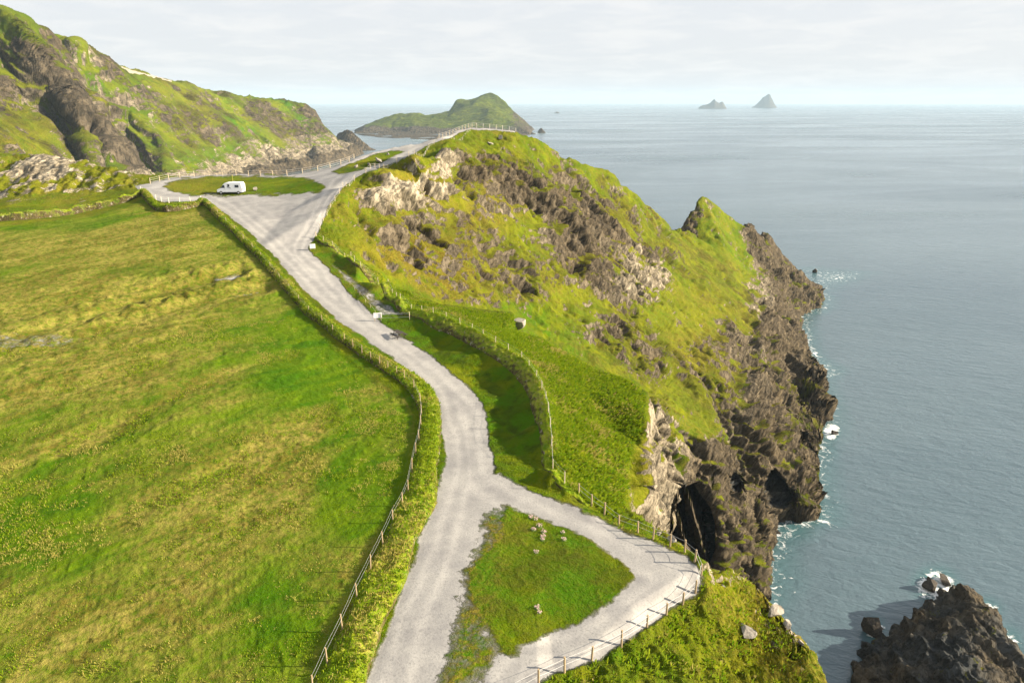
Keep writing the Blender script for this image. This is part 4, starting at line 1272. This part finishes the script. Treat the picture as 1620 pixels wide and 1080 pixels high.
vp = place(367, 306.5)
va, vb = place(347, 307), place(387, 307)
van = thing('camper_van', 'white high-roof camper van parked facing left beside the grass island', 'van', tuple(vp), math.atan2(vb[1] - va[1], vb[0] - va[0]))
W = 1.0
body = prism([(-2.85, 0.42), (-2.88, 0.85), (-2.80, 1.05), (-2.05, 1.32), (-1.45, 2.05), (-1.05, 2.38), (-0.7, 2.52), (2.35, 2.56), (2.62, 2.46), (2.72, 1.4), (2.74, 0.5), (2.70, 0.40)], -W, W)
obj('body', body, m_white, van, bevel=0.07, smooth=False)
bm = prism([(-2.9, 0.30), (-2.96, 0.38), (-2.96, 0.66), (-2.82, 0.70), (-2.4, 0.66), (-2.4, 0.34)], -W * 0.99, W * 0.99)
obj('front_bumper', bm, m_black, van, bevel=0.03)
bm = bmesh.new(); bm_box(bm, (2.78, 0, 0.48), (0.14, 1.9, 0.2)); obj('rear_bumper', bm, m_grey, van, bevel=0.03)
for s in (-1, 1):
    bm = bmesh.new(); bm_box(bm, (0.1, s * 1.006, 0.44), (3.0, 0.02, 0.10)); obj('side_skirt', bm, m_grey, van)
    for x in (-2.0, 1.85):
        bm = bmesh.new(); bm_tube(bm, (x, s * 1.03, 0.34), (x, s * 0.78, 0.34), 0.35, 0.35, 24)
        w_ = obj('wheel', bm, m_black, van, bevel=0.02)
        bm = bmesh.new(); bm_tube(bm, (x, s * 1.045, 0.34), (x, s * 1.0, 0.34), 0.19, 0.21, 18); obj('rim', bm, m_metal, w_)
    # side windows
    for nm, poly in (('side_window', [(-1.98, 1.38), (-1.46, 1.98), (-1.08, 2.0), (-1.05, 1.38)]), ('side_window', [(-0.42, 1.62), (-0.42, 2.16), (0.02, 2.16), (0.02, 1.62)]), ('side_window', [(1.15, 1.45), (1.15, 2.02), (2.02, 2.02), (2.02, 1.45)])):
        bm = prism(poly, s * 1.004 - 0.008, s * 1.004 + 0.008); obj(nm, bm, m_glass, van)
    bm = bmesh.new(); bm_box(bm, (-1.85, s * 1.12, 1.5), (0.12, 0.2, 0.28)); obj('wing_mirror', bm, m_black, van, bevel=0.02)
    bm = bmesh.new(); bm_box(bm, (-2.76, s * 0.78, 0.93), (0.16, 0.28, 0.2)); obj('headlight', bm, m_metal, van, bevel=0.02)
    bm = bmesh.new(); bm_box(bm, (2.745, s * 0.9, 1.1), (0.04, 0.14, 0.45)); obj('tail_light', bm, m_red, van)
    bm = bmesh.new(); bm_box(bm, (-1.12, s * 1.01, 1.12), (0.16, 0.03, 0.05)); obj('door_handle', bm, m_black, van)
bm = bmesh.new()
d0 = Vector((-2.02, 0, 1.36)); d1 = Vector((-1.47, 0, 2.04)); nn = Vector((-(d1 - d0).z, 0, (d1 - d0).x)).normalized() * 0.012
vv = [bm.verts.new(v) for v in (d0 + nn + Vector((0, -0.86, 0)), d0 + nn + Vector((0, 0.86, 0)), d1 + nn + Vector((0, 0.78, 0)), d1 + nn + Vector((0, -0.78, 0)))]
bm.faces.new(vv)
ex = bmesh.ops.extrude_face_region(bm, geom=list(bm.faces)); bmesh.ops.translate(bm, verts=[g for g in ex['geom'] if isinstance(g, bmesh.types.BMVert)], vec=-nn * 1.6)
obj('windscreen', bm, m_glass, van)
bm = bmesh.new(); bm_box(bm, (0.6, 0, 2.60), (0.7, 0.7, 0.09)); obj('roof_vent', bm, m_white, van, bevel=0.02)
bm = bmesh.new(); bm_box(bm, (2.80, 0, 1.55), (0.16, 1.5, 1.3)); obj('covered_bike_rack', bm, m_white, van, bevel=0.06)
bm = bmesh.new(); bm_box(bm, (-0.15, -1.012, 1.45), (0.9, 0.01, 0.12), Matrix.Rotation(0.35, 3, 'Y')); obj('side_stripe', bm, m_grey, van)

pp = place(370, 299)
bm = bmesh.new(); bm_tube(bm, (0, 0, -0.3), (0, 0, 3.1), 0.035); bm_tube(bm, (0, 0, 3.05), (0, 0, 3.2), 0.06)
o = obj('marker_pole', bm, plain('yellow_paint', (0.5, 0.45, 0.1), 0.6)); o.location = pp
tag(o, 'thin yellowish pole standing on the grass island behind the camper van', 'pole')

# ------------------------------------------------------------------ boulders and rocks
def boulder(px, py, size, label, name='boulder', cat='rock', mat=None, sq=(1, 1, 0.7), seed=1, at=None, rz=0, sink=0.15, tilt=0.0, group=None):
    p = np.array(at) if at is not None else place(px, py)
    bm = bmesh.new(); bmesh.ops.create_icosphere(bm, subdivisions=4, radius=1.25)
    co = np.array([v.co for v in bm.verts])
    rg = np.random.RandomState(seed)
    # cut by random planes for broken faces
    for k in range(11):
        d = rg.normal(size=3); d /= np.linalg.norm(d); lim = rg.uniform(0.30, 0.62)
        t = co @ d; co = co - np.where(t > lim, t - lim, 0)[:, None] * d
    co = co * np.array(sq) * (1 + 0.10 * fbm(co[:, 0] + seed, co[:, 1], co[:, 2], 0.6, 3, 0.6, seed))[:, None] * size / 2
    for v, c in zip(bm.verts, co): v.co = c
    o = obj(name, bm, mat or m_bould)
    o.location = (p[0], p[1], p[2] + size * sq[2] * (0.5 - sink))
    o.rotation_euler = (tilt, tilt * 0.5, rz)
    tag(o, label, cat, group)
    return o


for i, (x, y, s, l) in enumerate([
        (563, 266, 1.7, 'white boulder at the lower left end of the grass strip in the road'), (599, 257, 2.3, 'largest white boulder lying midway along the grass strip in the road'),
        (582, 261, 1.0, 'small pale stone on the grass strip between two larger boulders'), (614, 245, 1.2, 'pale boulder near the upper end of the grass strip in the road'),
        (405, 302, 1.3, 'white stone on the grass island just right of the camper van'),
        (792, 222, 2.4, 'pale broken boulder on the crest grass just below the viewpoint fence'), (776, 230, 2.0, 'leaning pale rock lower left of the broken boulder below the viewpoint'),
        (790, 243, 1.7, 'flat pale stone low on the crest grass above the dark rock band'),
        (1144, 929, 0.55, 'small rounded white stone alone on the near slope outside the fence bend'),
        (1042, 846, 0.7, 'grey stone lying in the grass outside the fence above the cave')]):
    boulder(x, y, s, l, seed=i + 3, rz=i * 1.3)
boulder(616, 233, 4.2, 'squat pale rock knob at the road edge fence, above the channel', sq=(1.3, 0.8, 0.75), seed=31)
for i, (x, y, s, l) in enumerate([
        (1172, 909, 0.9, 'mossy pale rock at the very top of the cliff-edge slope, highest of its row'), (1187, 915, 0.8, 'narrow white rock second from the top of the cliff-edge row'),
        (1209, 934, 1.5, 'broad flat slab jutting over the sea from the near slope'), (1217, 953, 1.1, 'dark-sided block just below the broad flat slab'),
        (1222, 976, 1.4, 'lichened grey rock halfway down the cliff-edge row'), (1243, 992, 1.0, 'small white-topped block right of the lichened grey rock'),
        (1259, 1006, 1.3, 'pointed pale block near the lower end of the cliff-edge row'), (1265, 1018, 0.7, 'lowest small white stone of the cliff-edge row'),
        (1180, 1003, 1.4, 'grey rock bedded in the middle of the near grass slope'), (1064, 858, 1.1, 'pale upright rock leaning out over the cave mouth beside the fence')]):
    boulder(x, y, s, l, seed=i + 43, rz=i * 0.9, sq=(1.2, 0.8, 0.6), tilt=0.2, sink=0.08)
boulder(817, 512, 3.0, 'chalky white broken rock on the edge of the rough grass shelf', sq=(0.8, 0.9, 0.75), seed=71, sink=0.3)
for i, (x, y, s, l) in enumerate([
        (1495, 924, 4.5, 'tallest dark rock in the foam off the tip of the near islet'), (1474, 935, 3.8, 'low dark rock at the left of the foam off the near islet'), (1491, 940, 3.4, 'dark rock nearest the islet tip in the foam'), (1472, 919, 1.8, 'tiny dark rock at the upper left of the foam'),
        (1380, 1003, 5.0, 'narrow dark spire rising left of the near islet'), (1391, 996, 3.0, 'small dark rock in foam behind the narrow spire'),
        (1287, 431, 4.0, 'small dark skerry off the outer end of the spur'), (1318, 686, 3.0, 'low dark rock in the foam off the foot of the cliff'),
        (1216, 846, 8.0, 'brown rock block at the water under the cliff, left of the point')]):
    q = flat(x, y, 120)
    boulder(0, 0, s, l, name='sea_rock', cat='rock', mat=m_dark, at=(q[0], q[1], 0), seed=i + 83, sq=(1, 1, 1.0 if i != 4 else 1.9), rz=i, sink=0.3)

# stone wall on the skyline of the left hill
wl_px = [(166, 104.5, 952), (180, 108.5, 980), (200, 116, 1015), (225, 123, 1062), (250, 129, 1100), (272, 135, 1130)]
bm = bmesh.new()
prev = None
for x, y, d in resample(np.array([pt(a, b_ - 0.6, c_) for a, b_, c_ in wl_px]), 4):
    q = Vector((x, y, d))
    if prev is not None:
        dd = q - prev; ang = math.atan2(dd.y, dd.x)
        hh = 3.2 + random.uniform(-0.5, 0.6)
        bm_box(bm, tuple((q + prev) / 2 + Vector((0, 0, hh / 2 - 0.5))), (dd.length * 1.02, 1.2, hh + 7), Matrix.Rotation(ang, 3, 'Z'))
    prev = q
tag(obj('stone_wall', bm, m_bould), 'pale stone wall along the skyline of the left hill', 'wall')

# ------------------------------------------------------------------ thrift clumps on the triangle
def clump(px, py, s, label, seed):
    rn = random.Random(seed); s *= 0.8
    root = thing('flower_clump', label, 'flowers', tuple(place(px, py)), 0, 'pale pink flower clumps')
    bm = bmesh.new(); bmesh.ops.create_icosphere(bm, subdivisions=3, radius=s * 0.5)
    for v in bm.verts:
        v.co.z *= 0.35; v.co *= 1 + rn.uniform(-0.12, 0.12)
    obj('cushion', bm, m_leaf, root)
    bm = bmesh.new()
    for k in range(int(34 * s / 0.5)):
        a_ = rn.uniform(0, 6.28); r_ = s * 0.5 * math.sqrt(rn.random())
        r = bmesh.ops.create_icosphere(bm, subdivisions=1, radius=rn.uniform(0.02, 0.036))
        bmesh.ops.translate(bm, verts=r['verts'], vec=(r_ * math.cos(a_), r_ * math.sin(a_), 0.20 * s + rn.uniform(0.02, 0.14)))
    obj('blossom', bm, m_pink, root)


for i, (x, y, s, l) in enumerate([
        (840, 819, 0.55, 'pink flower clump at the top of the row on the grass triangle'), (847, 822, 0.5, 'flower clump just right of the topmost one on the grass triangle'),
        (853, 833, 0.6, 'bright pink flower clump second down the row on the grass triangle'), (844, 838, 0.5, 'flower clump left of the row on the grass triangle'),
        (860, 842, 0.55, 'pink flower clump third down the row on the grass triangle'), (859, 849, 0.55, 'pink clump directly below the third of the row'), (858, 854, 0.45, 'lowest small pink clump of the row'),
        (890, 843, 0.4, 'pale clump by the upper path edge of the triangle'), (892, 854, 0.5, 'cream clump below the one by the upper path edge'),
        (848, 874, 0.45, 'lone faded clump below the row in the middle of the triangle'), (850, 962, 0.5, 'upper of two pink clumps low on the triangle'), (853, 969, 0.4, 'lower of two pink clumps low on the triangle')]):
    clump(x, y, s, l, i)

# ------------------------------------------------------------------ grass blades
def blade_material():
    M = NT('grass_blades')
    a_, b_, c_ = M.attr('tint')
    g = M.mix(a_, (0.115, 0.225, 0.004), (0.30, 0.36, 0.014))
    g = M.mix(b_, g, (0.46, 0.37, 0.11))
    tr = M.t.nodes.new('ShaderNodeBsdfTranslucent'); M.L(g, tr.inputs[0])
    ms = M.t.nodes.new('ShaderNodeMixShader'); ms.inputs[0].default_value = 0.45
    M.done(g, 0.8, None, 0.15)
    M.L(M.b.outputs[0], ms.inputs[1]); M.L(tr.outputs[0], ms.inputs[2]); M.L(ms.outputs[0], M.out.inputs['Surface'])
    return M.m


m_blade = blade_material()


def tufts(name, P, size, seed, dry, label_=None, blades=5, lean=(0.25, -0.15)):
    rg = np.random.RandomState(seed)
    n = len(P) * blades
    base = np.repeat(P, blades, axis=0) + np.concatenate([rg.normal(0, 0.09, (n, 2)), np.zeros((n, 1)) - 0.04], 1)
    L_ = size * rg.uniform(0.5, 1.25, n)
    ang = rg.uniform(0, 2 * np.pi, n); sp = rg.uniform(0.15, 0.75, n)
    tip = base + np.stack([L_ * (sp * np.cos(ang) + lean[0]), L_ * (sp * np.sin(ang) + lean[1]), L_ * np.sqrt(np.clip(1 - sp ** 2, 0.2, 1))], -1)
    a2 = ang + np.pi / 2 + rg.uniform(-0.6, 0.6, n); w = L_ * 0.13
    side = np.stack([np.cos(a2) * w, np.sin(a2) * w, 0 * w], -1)
    mid = base * 0.45 + tip * 0.55 + np.array([0, 0, 1.0]) * (L_ * 0.12)[:, None]
    V = np.stack([base - side, base + side, mid + side * 0.8, tip, mid - side * 0.8], 1).reshape(-1, 3)
    i = np.arange(n) * 5
    Fq = np.concatenate([np.stack([i, i + 1, i + 2], -1), np.stack([i, i + 2, i + 4], -1), np.stack([i + 4, i + 2, i + 3], -1)])
    t1 = np.repeat(rg.uniform(0, 1, len(P)), blades); t1 = np.clip(t1 + rg.normal(0, 0.15, n), 0, 1)
    dr_ = np.repeat((fbm(P[:, 0], P[:, 1], P[:, 2], 3.0, 2, 0.5, 6) + rg.normal(0, 0.25, len(P)) > 0.5 - dry) * 0.75, blades)
    T_ = np.repeat(np.stack([t1, dr_, 0 * t1], -1), 5, axis=0)
    return tag(mesh_from(name, V, Fq, m_blade, {'tint': T_}, smooth=False), kind='stuff')


def grid_pick(V, n, seed, tr=(0.12, 0.88)):
    rg = np.random.RandomState(seed)
    nu, nv = V.shape[:2]
    a_ = rg.uniform(0, nu - 1.01, n); b_ = rg.uniform(tr[0] * nv, tr[1] * nv - 1.01, n)
    i, j = a_.astype(int), b_.astype(int); fa = (a_ - i)[:, None]; fb_ = (b_ - j)[:, None]
    return V[i, j] * (1 - fa) * (1 - fb_) + V[i + 1, j] * fa * (1 - fb_) + V[i, j + 1] * (1 - fa) * fb_ + V[i + 1, j + 1] * fa * fb_


bp = [grid_pick(BANK_TOPS[0][0], 9000, 1, (0.05, 0.95)), grid_pick(BANK_TOPS[1][0], 5500, 2, (0.5, 0.98)), grid_pick(BANK_TOPS[2][0], 2500, 3), grid_pick(BANK_TOPS[3][0], 1500, 4)]
tufts('bank_grass', np.concatenate(bp), 0.26, 5, 0.16)


def scatter(poly, n, seed, amp):
    """points over the ground inside an outline"""
    rg = np.random.RandomState(seed)
    W_ = np.array([place(*p)[:2] for p in poly])
    lo, hi = W_.min(0), W_.max(0)
    q = rg.uniform(lo, hi, (int(n * 3), 2))
    q = q[sdist(q[:, 0], q[:, 1], W_) > 0][:n]
    z = land.h(q[:, 0], q[:, 1])
    return np.column_stack([q, z])


shelfP = FENCE_B[3:] + [(936, 800), (980, 822), (990, 795), (990, 760), (1000, 705), (1018, 660), (1018, 622), (1000, 605), (940, 585), (870, 546), (812, 500), (760, 494), (700, 486), (660, 471), (600, 430)]
tufts('shelf_grass', scatter(shelfP, 22000, 11, 0), 0.40, 12, 0.05, lean=(0.5, -0.5))
slopeP = [(1109, 915), (1100, 942), (1080, 962), (1054, 978), (1023, 999), (983, 1025), (936, 1048), (893, 1068), (852, 1086), (1290, 1086), (1240, 1000), (1190, 940), (1130, 905)]
sP = scatter(slopeP, 15000, 21, 0)
tufts('slope_grass', sP, 0.36, 22, 0.22)
lipP = [(893, 772), (915, 787), (936, 803), (956, 817), (979, 836), (1009, 848), (1033, 857), (1060, 868), (1083, 878), (1080, 868), (1060, 852), (1030, 832), (992, 800), (960, 780), (900, 755)]
tufts('verge_grass', scatter(lipP, 5000, 31, 0), 0.25, 32, 0.15)

rgp = np.random.RandomState(77)
fp = scatter([(420, 470), (520, 545), (600, 610), (640, 640), (645, 700), (600, 830), (560, 905), (520, 980), (480, 1085), (-20, 1085), (-20, 560)], 70000, 41, 0)
kp = fbm(fp[:, 0], fp[:, 1], 0 * fp[:, 0], 3.0, 3, 0.6, 801) + 0.6 * fbm(fp[:, 0], fp[:, 1], 0 * fp[:, 0], 0.9, 2, 0.6, 802) + rgp.normal(0, 0.12, len(fp))
tufts('pasture_grass', fp[kp > 0.08], 0.15, 42, 0.42, blades=4, lean=(0.1, -0.1))

# ------------------------------------------------------------------ haze
def haze():
    bm = bmesh.new()
    s = 54000.0
    bm_box(bm, (0, 0, 150), (s, s, 304))
    m = bpy.data.materials.new('sea_haze'); m.use_nodes = True
    t = m.node_tree
    for n in list(t.nodes): t.nodes.remove(n)
    out = t.nodes.new('ShaderNodeOutputMaterial'); v = t.nodes.new('ShaderNodeVolumePrincipled')
    v.inputs['Color'].default_value = (0.52, 0.69, 0.84, 1)
    v.inputs['Density'].default_value = HAZE
    v.inputs['Anisotropy'].default_value = 0.0
    t.links.new(v.outputs[0], out.inputs['Volume'])
    tag(obj('haze', bm, m), kind='stuff')


HAZE = 0.00005
haze()
